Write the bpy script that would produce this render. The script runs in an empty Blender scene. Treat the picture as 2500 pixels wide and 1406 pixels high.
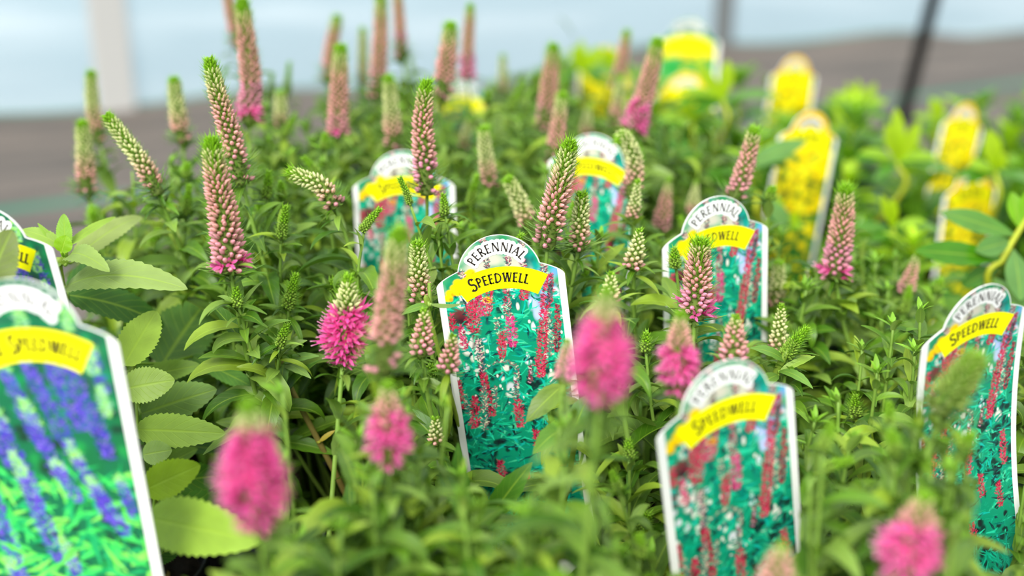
import bpy, math, random
import numpy as np
from mathutils import Matrix, Vector

RNG = np.random.default_rng(7)
C = bpy.context.scene.collection
sc = bpy.context.scene

# ------------------------------------------------------------------ camera
FPX = 3125.0
CAM = np.array([0.0, 0.0, 0.55])
PIT = math.radians(20)
FW = np.array([0, math.cos(PIT), -math.sin(PIT)])
UP = np.array([0, math.sin(PIT), math.cos(PIT)])
RT = np.array([1.0, 0, 0])
SOIL = 0.145

def at(px, py, d):
    """world point that lies at depth d along the optical axis behind this pixel"""
    return CAM + d * (FW + (px - 1250) / FPX * RT + (703 - py) / FPX * UP)

def proj(P):
    v = np.atleast_2d(P) - CAM
    d = v @ FW
    d = np.where(d < 1e-3, 1e-3, d)
    return 1250 + FPX * (v @ RT) / d, 703 - FPX * (v @ UP) / d, d

cam = bpy.data.cameras.new('camera')
cam.sensor_width = 36
cam.lens = 36 * FPX / 2500
cam.clip_start = 0.02
cam.dof.use_dof = True
cam.dof.focus_distance = 0.635
cam.dof.aperture_fstop = 45e-3 / 0.0135
co = bpy.data.objects.new('camera', cam)
co.location = CAM
co.rotation_euler = (math.radians(90) - PIT, 0, 0)
C.objects.link(co)
sc.camera = co

def lin(c):
    c = np.asarray(c, float) / 255.0
    return np.where(c <= 0.04045, c / 12.92, ((c + 0.055) / 1.055) ** 2.4)

def nrm(v):
    v = np.asarray(v, float)
    return v / (np.linalg.norm(v) + 1e-12)

# ------------------------------------------------------------------ materials
def new_mat(name):
    m = bpy.data.materials.new(name)
    m.use_nodes = True
    nt = m.node_tree
    nt.nodes.clear()
    return m, nt

def N(nt, t, **kw):
    n = nt.nodes.new(t)
    for k, v in kw.items():
        if k in n.inputs:
            n.inputs[k].default_value = v
        else:
            setattr(n, k, v)
    return n

def attr_mat(name, rough=0.5, trans=0.0, spec=0.4, noise=0.0, nscale=300, bump=0.0):
    """vertex colour is the thing's own colour"""
    m, nt = new_mat(name)
    out = N(nt, 'ShaderNodeOutputMaterial')
    b = N(nt, 'ShaderNodeBsdfPrincipled')
    b.inputs['Roughness'].default_value = rough
    b.inputs['Specular IOR Level'].default_value = spec
    a = N(nt, 'ShaderNodeAttribute', attribute_name='Col')
    col = a.outputs['Color']
    if noise:
        tc = N(nt, 'ShaderNodeTexCoord')
        nz = N(nt, 'ShaderNodeTexNoise')
        nz.inputs['Scale'].default_value = nscale
        nt.links.new(tc.outputs['Object'], nz.inputs['Vector'])
        mr = N(nt, 'ShaderNodeMapRange')
        mr.inputs['To Min'].default_value = 1 - noise
        mr.inputs['To Max'].default_value = 1 + noise
        nt.links.new(nz.outputs['Fac'], mr.inputs['Value'])
        vm = N(nt, 'ShaderNodeVectorMath', operation='SCALE')
        nt.links.new(col, vm.inputs[0])
        nt.links.new(mr.outputs[0], vm.inputs['Scale'])
        col = vm.outputs[0]
    nt.links.new(col, b.inputs['Base Color'])
    sh = b.outputs[0]
    if trans:
        t = N(nt, 'ShaderNodeBsdfTranslucent')
        nt.links.new(col, t.inputs['Color'])
        mx = N(nt, 'ShaderNodeMixShader')
        mx.inputs[0].default_value = trans
        nt.links.new(b.outputs[0], mx.inputs[1])
        nt.links.new(t.outputs[0], mx.inputs[2])
        sh = mx.outputs[0]
    nt.links.new(sh, out.inputs['Surface'])
    return m

def leaf_mat(name, veins=8.0, vein_str=0.35, rough=0.5, trans=0.3, pale=0.45, bump=0.25, spec=0.35):
    m, nt = new_mat(name)
    L = nt.links.new
    out = N(nt, 'ShaderNodeOutputMaterial')
    b = N(nt, 'ShaderNodeBsdfPrincipled')
    b.inputs['Roughness'].default_value = rough
    b.inputs['Specular IOR Level'].default_value = spec
    a = N(nt, 'ShaderNodeAttribute', attribute_name='Col')
    l = N(nt, 'ShaderNodeAttribute', attribute_name='lf')
    sep = N(nt, 'ShaderNodeSeparateXYZ')
    L(l.outputs['Vector'], sep.inputs[0])
    absv = N(nt, 'ShaderNodeMath', operation='ABSOLUTE')
    L(sep.outputs['Y'], absv.inputs[0])
    # midrib
    mid = N(nt, 'ShaderNodeMapRange')
    mid.inputs['From Min'].default_value = 0.02
    mid.inputs['From Max'].default_value = 0.10
    mid.inputs['To Min'].default_value = 1.0
    mid.inputs['To Max'].default_value = 0.0
    L(absv.outputs[0], mid.inputs['Value'])
    # side veins
    s1 = N(nt, 'ShaderNodeMath', operation='MULTIPLY')
    L(absv.outputs[0], s1.inputs[0]); s1.inputs[1].default_value = 0.28
    s2 = N(nt, 'ShaderNodeMath', operation='SUBTRACT')
    L(sep.outputs['X'], s2.inputs[0]); L(s1.outputs[0], s2.inputs[1])
    s3 = N(nt, 'ShaderNodeMath', operation='MULTIPLY')
    L(s2.outputs[0], s3.inputs[0]); s3.inputs[1].default_value = veins
    s4 = N(nt, 'ShaderNodeMath', operation='FRACT')
    L(s3.outputs[0], s4.inputs[0])
    s5 = N(nt, 'ShaderNodeMath', operation='SUBTRACT')
    L(s4.outputs[0], s5.inputs[0]); s5.inputs[1].default_value = 0.5
    s6 = N(nt, 'ShaderNodeMath', operation='ABSOLUTE')
    L(s5.outputs[0], s6.inputs[0])
    vn = N(nt, 'ShaderNodeMapRange')
    vn.inputs['From Min'].default_value = 0.0
    vn.inputs['From Max'].default_value = 0.09
    vn.inputs['To Min'].default_value = vein_str
    vn.inputs['To Max'].default_value = 0.0
    L(s6.outputs[0], vn.inputs['Value'])
    mx = N(nt, 'ShaderNodeMath', operation='MAXIMUM')
    L(mid.outputs[0], mx.inputs[0]); L(vn.outputs[0], mx.inputs[1])
    # blotchy variation
    tc = N(nt, 'ShaderNodeTexCoord')
    nz = N(nt, 'ShaderNodeTexNoise')
    nz.inputs['Scale'].default_value = 90
    nz.inputs['Detail'].default_value = 4
    L(tc.outputs['Object'], nz.inputs['Vector'])
    mr = N(nt, 'ShaderNodeMapRange')
    mr.inputs['To Min'].default_value = 0.75
    mr.inputs['To Max'].default_value = 1.25
    L(nz.outputs['Fac'], mr.inputs['Value'])
    vm = N(nt, 'ShaderNodeVectorMath', operation='SCALE')
    L(a.outputs['Color'], vm.inputs[0]); L(mr.outputs[0], vm.inputs['Scale'])
    # lighter veins
    m1 = N(nt, 'ShaderNodeMix', data_type='RGBA')
    f1 = N(nt, 'ShaderNodeMath', operation='MULTIPLY')
    L(mx.outputs[0], f1.inputs[0]); f1.inputs[1].default_value = 0.45
    L(f1.outputs[0], m1.inputs[0])
    L(vm.outputs[0], m1.inputs[6])
    m1.inputs[7].default_value = (*lin((158, 190, 60)), 1)
    # pale underside
    geo = N(nt, 'ShaderNodeNewGeometry')
    f2 = N(nt, 'ShaderNodeMath', operation='MULTIPLY')
    L(geo.outputs['Backfacing'], f2.inputs[0]); f2.inputs[1].default_value = pale
    m2 = N(nt, 'ShaderNodeMix', data_type='RGBA')
    L(f2.outputs[0], m2.inputs[0]); L(m1.outputs[2], m2.inputs[6])
    m2.inputs[7].default_value = (*lin((160, 186, 100)), 1)
    L(m2.outputs[2], b.inputs['Base Color'])
    bp = N(nt, 'ShaderNodeBump')
    bp.inputs['Strength'].default_value = bump
    bp.inputs['Distance'].default_value = 0.0006
    inv = N(nt, 'ShaderNodeMath', operation='MULTIPLY_ADD')
    L(mx.outputs[0], inv.inputs[0]); inv.inputs[1].default_value = -1.0
    L(nz.outputs['Fac'], inv.inputs[2])
    L(inv.outputs[0], bp.inputs['Height'])
    L(bp.outputs[0], b.inputs['Normal'])
    t = N(nt, 'ShaderNodeBsdfTranslucent')
    vs = N(nt, 'ShaderNodeVectorMath', operation='MULTIPLY')
    L(m1.outputs[2], vs.inputs[0]); vs.inputs[1].default_value = (1.2, 1.25, 0.5)
    L(vs.outputs[0], t.inputs['Color'])
    ms = N(nt, 'ShaderNodeMixShader')
    ms.inputs[0].default_value = trans
    L(b.outputs[0], ms.inputs[1]); L(t.outputs[0], ms.inputs[2])
    L(ms.outputs[0], out.inputs['Surface'])
    return m

def flat_mat(name, rgb, rough=0.6, spec=0.3, nscale=0, namp=0.0, bump=0.0, metal=0.0):
    m, nt = new_mat(name)
    L = nt.links.new
    out = N(nt, 'ShaderNodeOutputMaterial')
    b = N(nt, 'ShaderNodeBsdfPrincipled')
    b.inputs['Roughness'].default_value = rough
    b.inputs['Specular IOR Level'].default_value = spec
    b.inputs['Metallic'].default_value = metal
    c = lin(rgb)
    b.inputs['Base Color'].default_value = (*c, 1)
    if nscale:
        tc = N(nt, 'ShaderNodeTexCoord')
        nz = N(nt, 'ShaderNodeTexNoise')
        nz.inputs['Scale'].default_value = nscale
        nz.inputs['Detail'].default_value = 6
        L(tc.outputs['Object'], nz.inputs['Vector'])
        cr = N(nt, 'ShaderNodeValToRGB')
        cr.color_ramp.elements[0].position = 0.3
        cr.color_ramp.elements[1].position = 0.7
        cr.color_ramp.elements[0].color = (*np.clip(c * (1 - namp), 0, 1), 1)
        cr.color_ramp.elements[1].color = (*np.clip(c * (1 + namp), 0, 1), 1)
        L(nz.outputs['Fac'], cr.inputs[0])
        L(cr.outputs[0], b.inputs['Base Color'])
        if bump:
            bp = N(nt, 'ShaderNodeBump')
            bp.inputs['Strength'].default_value = bump
            bp.inputs['Distance'].default_value = 0.002
            L(nz.outputs['Fac'], bp.inputs['Height'])
            L(bp.outputs[0], b.inputs['Normal'])
    L(b.outputs[0], out.inputs['Surface'])
    return m

M = {
    'leaf': leaf_mat('speedwell_leaf', veins=7, vein_str=0.25, rough=0.42, trans=0.20, spec=0.40),
    'bigleaf': leaf_mat('broad_leaf', veins=8, vein_str=0.55, rough=0.5, trans=0.25, bump=0.3, spec=0.3),
    'gloss': leaf_mat('smooth_leaf', veins=6, vein_str=0.08, rough=0.32, trans=0.35, pale=0.15, spec=0.5),
    'stem': attr_mat('stem_skin', rough=0.55, trans=0.0, noise=0.25, nscale=250),
    'bract': attr_mat('bract', rough=0.5, trans=0.25),
    'bud': attr_mat('bud', rough=0.45, trans=0.25, spec=0.4),
    'petal': attr_mat('petal', rough=0.5, trans=0.4, spec=0.3),
    'print': attr_mat('printed_picture', rough=0.38, spec=0.35),
    'card': flat_mat('white_plastic', (246, 246, 243), rough=0.4),
    'yellow': flat_mat('yellow_print', (255, 250, 0), rough=0.5, spec=.2),
    'ink': flat_mat('dark_ink', (45, 36, 30), rough=0.5),
    'paper': flat_mat('white_print', (250, 250, 248), rough=0.45),
    'pot': flat_mat('black_plastic_pot', (22, 23, 24), rough=0.4, spec=0.5),
    'soil': flat_mat('potting_soil', (34, 26, 20), rough=0.95, nscale=220, namp=0.7, bump=1.0),
    'pole': flat_mat('black_pole', (24, 25, 26), rough=0.5),
    'postw': flat_mat('pale_post', (186, 185, 182), rough=0.9),
    'postg': flat_mat('grey_post', (112, 116, 116), rough=0.7),
    'dry': flat_mat('dry_leaf', (160, 138, 62), rough=0.7, nscale=150, namp=0.5),
}

# ------------------------------------------------------------------ mesh builder
class MB:
    def __init__(s):
        s.v, s.f3, s.f4, s.c, s.l, s.n = [], [], [], [], [], 0
    def add(s, v, quads=None, tris=None, col=None, lf=None):
        v = np.asarray(v, float).reshape(-1, 3)
        k = len(v)
        s.v.append(v)
        if quads is not None and len(quads): s.f4.append(np.asarray(quads, np.int64).reshape(-1, 4) + s.n)
        if tris is not None and len(tris): s.f3.append(np.asarray(tris, np.int64).reshape(-1, 3) + s.n)
        c = np.ones((k, 3)) if col is None else np.broadcast_to(np.asarray(col, float), (k, 3))
        s.c.append(c)
        s.l.append(np.zeros((k, 3)) if lf is None else lf)
        s.n += k
    def build(s, name, mat, parent=None, smooth=True, origin=None):
        if s.n == 0: return None
        V = np.concatenate(s.v)
        if origin is not None: V = V - np.asarray(origin)
        F4 = np.concatenate(s.f4) if s.f4 else np.zeros((0, 4), np.int64)
        F3 = np.concatenate(s.f3) if s.f3 else np.zeros((0, 3), np.int64)
        me = bpy.data.meshes.new(name)
        me.vertices.add(len(V)); me.vertices.foreach_set('co', V.astype(np.float32).ravel())
        nl = F4.size + F3.size
        me.loops.add(nl)
        me.loops.foreach_set('vertex_index', np.concatenate([F4.ravel(), F3.ravel()]).astype(np.int32))
        npol = len(F4) + len(F3)
        me.polygons.add(npol)
        st = np.concatenate([np.arange(len(F4)) * 4, F4.size + np.arange(len(F3)) * 3]).astype(np.int32)
        me.polygons.foreach_set('loop_start', st)
        me.polygons.foreach_set('use_smooth', np.full(npol, bool(smooth)))
        me.update(calc_edges=True)
        ca = me.color_attributes.new('Col', 'FLOAT_COLOR', 'POINT')
        cc = np.ones((len(V), 4), np.float32); cc[:, :3] = np.concatenate(s.c)
        ca.data.foreach_set('color', cc.ravel())
        if any(np.any(a) for a in s.l):
            la = me.attributes.new('lf', 'FLOAT_VECTOR', 'POINT')
            la.data.foreach_set('vector', np.concatenate(s.l).astype(np.float32).ravel())
        me.materials.append(mat)
        o = bpy.data.objects.new(name, me)
        C.objects.link(o)
        if parent is not None: o.parent = parent
        return o

def thing(name, loc, label, cat, group=None):
    o = bpy.data.objects.new(name, None)
    o.empty_display_size = 0.02
    C.objects.link(o)
    o.location = loc
    o['label'] = label; o['category'] = cat
    if group: o['group'] = group
    return o

def tube(mb, pts, r, sides=6, col=None, cap=True):
    pts = np.asarray(pts, float); n = len(pts)
    r = np.broadcast_to(np.asarray(r, float), (n,))
    T = np.gradient(pts, axis=0).astype(float); T = T / (np.linalg.norm(T, axis=1)[:, None] + 1e-12)
    a = nrm(np.cross(T[0], [0.3, 0.9, 0.1]))
    vs = []
    for i in range(n):
        a = nrm(a - T[i] * (a @ T[i])); b = np.cross(T[i], a)
        th = np.arange(sides) * 2 * np.pi / sides
        vs.append(pts[i] + r[i] * (np.cos(th)[:, None] * a + np.sin(th)[:, None] * b))
    V = np.concatenate(vs)
    q = []
    for i in range(n - 1):
        for j in range(sides):
            k = (j + 1) % sides
            q.append((i * sides + j, i * sides + k, (i + 1) * sides + k, (i + 1) * sides + j))
    if cap:
        V = np.vstack([V, pts[-1], pts[0]])
    t = []
    if cap:
        e = n * sides
        for j in range(sides):
            k = (j + 1) % sides
            t.append(((n - 1) * sides + j, (n - 1) * sides + k, e)); t.append((k, j, e + 1))
    cc = None
    if col is not None:
        col = np.asarray(col, float)
        if col.ndim == 2:
            cc = np.repeat(col, sides, axis=0)
            if cap: cc = np.vstack([cc, col[-1], col[0]])
        else: cc = col
    mb.add(V, q, t, cc)

def smooth_curve(P, n=24):
    """Catmull-Rom through the control points"""
    P = np.asarray(P, float)
    if len(P) == 2:
        t = np.linspace(0, 1, n)[:, None]
        return P[0] * (1 - t) + P[1] * t
    Q = np.vstack([2 * P[0] - P[1], P, 2 * P[-1] - P[-2]])
    out = []
    segs = len(P) - 1
    for x in np.linspace(0, segs - 1e-6, n):
        i = int(x); t = x - i
        a, b, c, d = Q[i], Q[i + 1], Q[i + 2], Q[i + 3]
        out.append(0.5 * (2 * b + (c - a) * t + (2 * a - 5 * b + 4 * c - d) * t * t + (3 * b - a - 3 * c + d) * t ** 3))
    return np.array(out)

# ------------------------------------------------------------------ leaves
def prof_lance(u): return np.sin(np.pi * np.clip(u, 0, 1) ** 0.85) ** 0.8 * 0.9 + 0.10 * (1 - u)
def prof_ovate(u): return np.clip(np.sin(np.pi * np.clip(u * 0.97 + 0.03, 0, 1) ** 0.82), 0, 1) ** 0.62
def prof_obov(u): return np.clip(np.sin(np.pi * np.clip(u * 0.985 + .015, 0, 1) ** 1.25), 0, 1) ** 0.8

def leaf(mb, p, d0, side, L, W, bend, fold=0.25, seg=9, teeth=0, prof=prof_lance, col=(0.1, 0.25, 0.04), twist=0.0, curl=None, wav=0.0):
    """a blade from p along d0; bend (radians) turns it away from the +normal side over its length"""
    side = nrm(side - d0 * (side @ d0)); nv = np.cross(side, d0)       # upper-face normal
    us = np.linspace(0, 1, seg + 1)
    ang = bend * us ** 1.3
    ds = np.cos(ang)[:, None] * d0 - np.sin(ang)[:, None] * nv
    c = p + np.vstack([[0, 0, 0], np.cumsum((ds[1:] + ds[:-1]) / 2 * (L / seg), axis=0)])
    ns = np.cos(ang)[:, None] * nv + np.sin(ang)[:, None] * d0
    tw = twist * us
    sd = np.cos(tw)[:, None] * side + np.sin(tw)[:, None] * ns
    nn = np.cos(tw)[:, None] * ns - np.sin(tw)[:, None] * side
    w = W / 2 * np.maximum(prof(us), 0.0)
    w[-1] = 0.0002
    w[0] = max(w[0] * 0.5, W * 0.06)
    vv = np.array([-1, -0.5, 0, 0.5, 1.0])
    tooth = np.ones(seg + 1)
    if teeth:
        ph = (us * teeth) % 1.0
        tooth = 1 + 0.16 * (ph - 0.5)
        tooth[0] = tooth[-1] = 1
    V = np.zeros((seg + 1, 5, 3))
    for k, v in enumerate(vv):
        ww = w * (tooth if abs(v) == 1 else 1)
        up = fold * abs(v) * w + wav * W * np.sin(us * 17 + v * 2) * abs(v)
        V[:, k] = c + (v * ww)[:, None] * sd + up[:, None] * nn
    q = []
    for i in range(seg):
        for k in range(4):
            a = i * 5 + k
            q.append((a, a + 1, a + 6, a + 5))
    lf = np.zeros((seg + 1, 5, 3)); lf[..., 0] = us[:, None] + 0.01; lf[..., 1] = vv[None, :]; lf[..., 2] = RNG.random()
    cc = np.broadcast_to(np.asarray(col), ((seg + 1) * 5, 3)).reshape(seg + 1, 5, 3).copy()
    cc = cc.astype(float); cc[:, [0, 4]] *= 1.12
    mb.add(V.reshape(-1, 3), q, None, cc.reshape(-1, 3), lf.reshape(-1, 3))
    return c

def leaf_pts(p, d0, side, L, bend):
    side = nrm(side - d0 * (side @ d0)); nv = np.cross(side, d0)
    us = np.array([0.3, 0.5, 0.75, 1.0])
    out = []
    n = 6
    q = np.array(p, float); prev = 0
    for i in range(n):
        a = bend * ((i + .5) / n) ** 1.3
        q = q + (math.cos(a) * d0 - math.sin(a) * nv) * L / n
        if i % 2 == 1 or i == 0: out.append(q.copy())
    return np.array(out)

def leaf_between(mb, a, b, W, arch, up=(0, -0.35, 0.9), **kw):
    """leaf with given base and tip"""
    a = np.asarray(a); b = np.asarray(b)
    D = np.linalg.norm(b - a); f = (b - a) / D
    up = np.asarray(up, float); up = nrm(up - f * (up @ f))
    # an arc of total turn `arch`: start direction raised by arch/2
    d0 = math.cos(arch * .45) * f + math.sin(arch * .45) * up
    side = np.cross(f, up)
    L = D * (1 + arch * arch / 24)
    return leaf(mb, a, nrm(d0), side, L, W, arch, **kw)

# ------------------------------------------------------------------ protected views (nothing grows in front of these)
ZP = []      # (polygon, depth)
def zone(poly, d): ZP.append((np.array(poly, float), d))
SEG = []     # spike capsules: x0,y0,x1,y1,r,d
def inpoly(x, y, P):
    c = np.zeros(len(x), bool)
    j = len(P) - 1
    for i in range(len(P)):
        yi, yj, xi, xj = P[i, 1], P[j, 1], P[i, 0], P[j, 0]
        cond = ((yi > y) != (yj > y)) & (x < (xj - xi) * (y - yi) / (yj - yi + 1e-9) + xi)
        c ^= cond; j = i
    return c
SKY = np.array([(-900, 640), (0, 600), (120, 500), (170, 460), (260, 400), (330, 420), (400, 370), (520, 350), (560, 300), (640, 215),
                (720, 215), (800, 190), (900, 170), (1000, 120), (1060, 190), (1150, 190), (1230, 170), (1330, 160), (1400, 110),
                (1480, 110), (1560, 160), (1640, 160), (1740, 150), (1860, 150), (1900, 180), (2050, 215), (2150, 215), (2200, 250),
                (2290, 220), (2350, 240), (2500, 180), (3300, 100)], float)
SKYON = True
def blocked(P, own=-1, sky=True, margin=0.004):
    x, y, d = proj(P)
    sky = SKYON
    if sky and np.any(y < np.interp(x, SKY[:, 0], SKY[:, 1])): return True
    for poly, zd in ZP:
        if zd > 5 and not SKYON: continue
        m = d < zd - margin + np.clip(y - poly[:, 1].min() - 120, 0, 700) / FPX * zd * .40
        if m.any() and inpoly(x[m], y[m], poly).any(): return True
    if len(SEG):
        S = SEGA
        for i in range(len(x)):
            ax, ay = x[i] - S[:, 0], y[i] - S[:, 1]
            bx, by = S[:, 2] - S[:, 0], S[:, 3] - S[:, 1]
            t = np.clip((ax * bx + ay * by) / (bx * bx + by * by + 1e-9), 0, 1)
            dd = np.hypot(ax - t * bx, ay - t * by)
            if np.any((dd < S[:, 4]) & (d[i] < S[:, 5] - margin)): return True
    return False

# ------------------------------------------------------------------ flower spikes
G_TIP = lin((138, 192, 30)); G_BR = lin((128, 170, 74)); G_CR = lin((236, 234, 176)); G_DUST = lin((248, 176, 178)); G_PINK = lin((248, 160, 194))
G_MAG = lin((255, 98, 192)); G_DEEP = lin((250, 26, 156)); G_LPK = lin((255, 138, 204)); G_GRN = lin((176, 200, 96))

def bud_template(sides=6):
    prof = [(0.0, 0.28), (0.25, 0.5), (0.55, 0.43), (0.82, 0.2)]
    V = []
    for z, r in prof:
        for j in range(sides):
            a = j * 2 * math.pi / sides
            V.append((r * math.cos(a), r * math.sin(a), z))
    V.append((0, 0, 1.0))
    q = []; t = []
    for i in range(len(prof) - 1):
        for j in range(sides):
            k = (j + 1) % sides
            q.append((i * sides + j, i * sides + k, (i + 1) * sides + k, (i + 1) * sides + j))
    e = len(V) - 1; i = len(prof) - 1
    for j in range(sides): t.append((i * sides + j, i * sides + (j + 1) % sides, e))
    return np.array(V), np.array(q), np.array(t)
BUDT = bud_template()
def flower_template():
    V = []; q = []; t = []; kind = []
    # tube
    for z, r in ((0, .10), (.5, .16)):
        for j in range(4):
            a = j * math.pi / 2
            V.append((r * math.cos(a), r * math.sin(a), z)); kind.append(0.3)
    for j in range(4): q.append((j, (j + 1) % 4, 4 + (j + 1) % 4, 4 + j))
    # four pointed petals
    for j in range(4):
        a = j * math.pi / 2 + .4
        ca, sa = math.cos(a), math.sin(a)
        b = len(V)
        for (r, w, z) in ((.12, .10, .48), (.34, .17, .72), (.56, .10, .92)):
            for s in (-1, 1):
                V.append((r * ca - s * w * sa, r * sa + s * w * ca, z)); kind.append(.5 + .4 * r)
        V.append((.66 * ca, .66 * sa, 1.02)); kind.append(1.0)
        q += [(b, b + 1, b + 3, b + 2), (b + 2, b + 3, b + 5, b + 4)]
        t.append((b + 4, b + 5, b + 6))
    # two stamens
    for j in range(2):
        a = j * math.pi + 1.0
        ca, sa = math.cos(a), math.sin(a)
        b = len(V)
        for (r, w, z) in ((.08, .03, .45), (.25, .03, 1.05), (.34, .05, 1.3)):
            for s in (-1, 1):
                V.append((r * ca - s * w * sa, r * sa + s * w * ca, z)); kind.append(1.2 if z > 1.1 else .8)
        q += [(b, b + 1, b + 3, b + 2), (b + 2, b + 3, b + 5, b + 4)]
    return np.array(V), np.array(q), np.array(t), np.array(kind)
FLT = flower_template()

def frames(curve):
    T = np.gradient(curve, axis=0); T /= np.linalg.norm(T, axis=1)[:, None]
    a = nrm(np.cross(T[0], [0.2, 1, 0.1])); A = []
    for i in range(len(curve)):
        a = nrm(a - T[i] * (a @ T[i])); A.append(a)
    A = np.array(A)
    return T, A, np.cross(T, A)

def radius(kind, t):
    if kind == 'bloom':
        low = np.clip(t / 0.30, 0, 1) ** .8 * 0.62 + 0.38
        body = np.where(t < 0.28, 1.0, 1 - 0.70 * np.clip((t - 0.28) / 0.58, 0, 1) ** 1.15)
        return low * body * np.clip((1.03 - t) / .16, 0, 1) ** .5
    if kind in ('cone', 'young'):
        return (0.80 + 0.20 * np.clip(t / .2, 0, 1)) * np.clip(1.04 - t, 0, 1) ** (.72 if kind == 'cone' else .6)
    return (1 - 0.42 * t ** 1.3) * np.clip((1.02 - t) / .14, 0, 1) ** .45

def make_spike(parent, curve, R, kind, openf, pink, seed, bractzone=0.10, lab=None):
    """curve runs from base to tip. kind: bud / cone / young / bloom; openf: share of the length in open flower;
    pink: how far up (0..1) the buds are coloured."""
    rg = np.random.default_rng(seed)
    K = 40
    curve = smooth_curve(curve, K)
    Ls = np.concatenate([[0], np.cumsum(np.linalg.norm(np.diff(curve, axis=0), axis=1))])
    Lt = Ls[-1]
    T, A, B = frames(curve)
    green = MB(); buds = MB(); bl = MB()
    tt = Ls / Lt
    tube(green, curve, np.maximum(radius(kind, tt) * R * 0.50, 0.0006), 8, col=np.array([G_GRN * .45 * (1 - x) + G_TIP * .6 * x for x in tt]))
    bw0 = min(0.0030, R * 0.42); bw1 = 0.0011
    if kind == 'young': bw0 = min(.0014, R * .4)
    h = 0.0; phi = rg.random() * 6.28
    el = []
    while h < Lt * 0.995:
        t = h / Lt
        bw = bw0 * (1 - t) ** .8 + bw1 * (1 - (1 - t) ** .8)
        s = bw * (1.34 if kind != 'young' else 1.1)
        Rr = max(float(radius(kind, np.array([t]))[0]) * R, 0.0012)
        el.append((h, t, phi, bw, Rr))
        h += s * s / (2 * math.pi * Rr * 0.80)
        phi += 2.39996
    for (h, t, phi, bw, Rr) in el:
        x = np.interp(h, Ls, np.arange(K)); i = int(min(x, K - 2)); f = x - i
        c = curve[i] * (1 - f) + curve[i + 1] * f
        tg = nrm(T[i] * (1 - f) + T[i + 1] * f); a = A[i]; b = B[i]
        ph = phi + rg.normal() * .12
        rad = math.cos(ph) * a + math.sin(ph) * b
        sd = np.cross(tg, rad)
        elev = math.radians(18 + 34 * t + rg.normal() * 7)
        if kind == 'bloom' and t < openf: elev = math.radians(5 + 18 * t + rg.normal() * 14)
        d = math.cos(elev) * rad + math.sin(elev) * tg
        p0 = c + rad * Rr * (0.42 if kind == 'bloom' and t < openf else .52)
        ln = max((Rr * 0.62) / max(math.cos(elev), .45), bw * 1.25) * rg.uniform(.9, 1.1)
        is_open = t < openf and rg.random() < (.93 if kind == 'bloom' else .55)
        inb = t < bractzone and kind not in ('bloom',)
        # bracts (two narrow green sepals under each bud)
        nb = 2
        for s_ in ((-1, 1) if nb == 2 else (0,)):
            bl_len = max(ln * (1.22 if not inb else 2.0), bw * 1.8) * rg.uniform(.85, 1.25)
            if kind == 'young': bl_len = ln * 1.9 * rg.uniform(.8, 1.2)
            if t > .9: bl_len *= 1.1
            bp = p0 - tg * bw * .35 + sd * s_ * bw * .38 - rad * Rr * .1
            dd = nrm(d + sd * s_ * .22 - tg * .10 + rg.normal(size=3) * .06)
            ws = sd * bw * (.20 if not inb else .30); n2 = np.cross(ws, dd); n2 = nrm(n2) * bw * .06
            V = np.array([bp - ws, bp + ws, bp + dd * bl_len * .55 - ws * .8 + n2, bp + dd * bl_len * .55 + ws * .8 + n2, bp + dd * bl_len + tg * bl_len * .08])
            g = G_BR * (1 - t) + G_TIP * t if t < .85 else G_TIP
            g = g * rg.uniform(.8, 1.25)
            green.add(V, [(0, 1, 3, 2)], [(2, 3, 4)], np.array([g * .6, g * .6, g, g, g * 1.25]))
        if inb and rg.random() < .6: continue
        if is_open:
            sc_ = ln * (1.05 if kind == 'bloom' else 1.1) * rg.uniform(.85, 1.15)
            wx = min(sc_ * .85, .0052); V = FLT[0] * np.array([wx, wx, sc_])
            Rm = np.array([sd, np.cross(d, sd), d])
            V = p0 - rad * Rr * .12 + V @ Rm
            k = FLT[3][:, None]
            base = G_DEEP * (1 - k.clip(0, 1)) + (G_MAG * (1 - pink) + G_LPK * pink) * k.clip(0, 1)
            base = np.where(k > 1.1, lin((240, 190, 215)), base) * rg.uniform(.85, 1.12)
            bl.add(V, FLT[1], FLT[2], base)
        else:
            V = BUDT[0] * np.array([bw, bw, min(max(ln * .72, bw * 1.25), bw * (2.0 if kind != 'bloom' else 2.6))])
            Rm = np.array([sd, np.cross(d, sd), d])
            V = p0 + V @ Rm
            if t > .9 or kind == 'young': cbase = (G_TIP if t > .5 or kind != 'young' else G_TIP * .5 + G_GRN * .5) * rg.uniform(.75, 1.15)
            else:
                q = np.clip((t - pink * .75) / .3, 0, 1)
                lo_ = G_DUST * .5 + G_PINK * .5 if kind != 'bloom' else G_LPK
                if pink > 1: lo_ = G_PINK
                m = G_DUST * (1 - q) + G_CR * q if t > .3 * pink else lo_
                if t < .25 * pink and rg.random() < .5: m = lo_
                q2 = np.clip((t - .70) / .22, 0, 1) if kind != 'bloom' else np.clip((t - .75) / .2, 0, 1)
                cbase = m * (1 - q2) + (G_CR * .5 + G_GRN * .5) * q2
            if pink == .05: cbase = G_GRN * .55 + G_BR * .2
            cbase = cbase * rg.uniform(.82, 1.15)
            n = len(V)
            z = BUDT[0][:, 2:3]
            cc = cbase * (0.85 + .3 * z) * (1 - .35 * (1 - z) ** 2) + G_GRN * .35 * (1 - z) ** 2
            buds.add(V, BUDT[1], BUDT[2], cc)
    o = green.build('flower_spike', M['bract'], parent)
    if lab: o['label'] = lab
    if buds.n:
        b_ = buds.build('buds', M['bud'], o); b_['kind'] = 'stuff'
    if bl.n:
        b_ = bl.build('blossoms', M['petal'], o); b_['kind'] = 'stuff'
    return o

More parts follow.
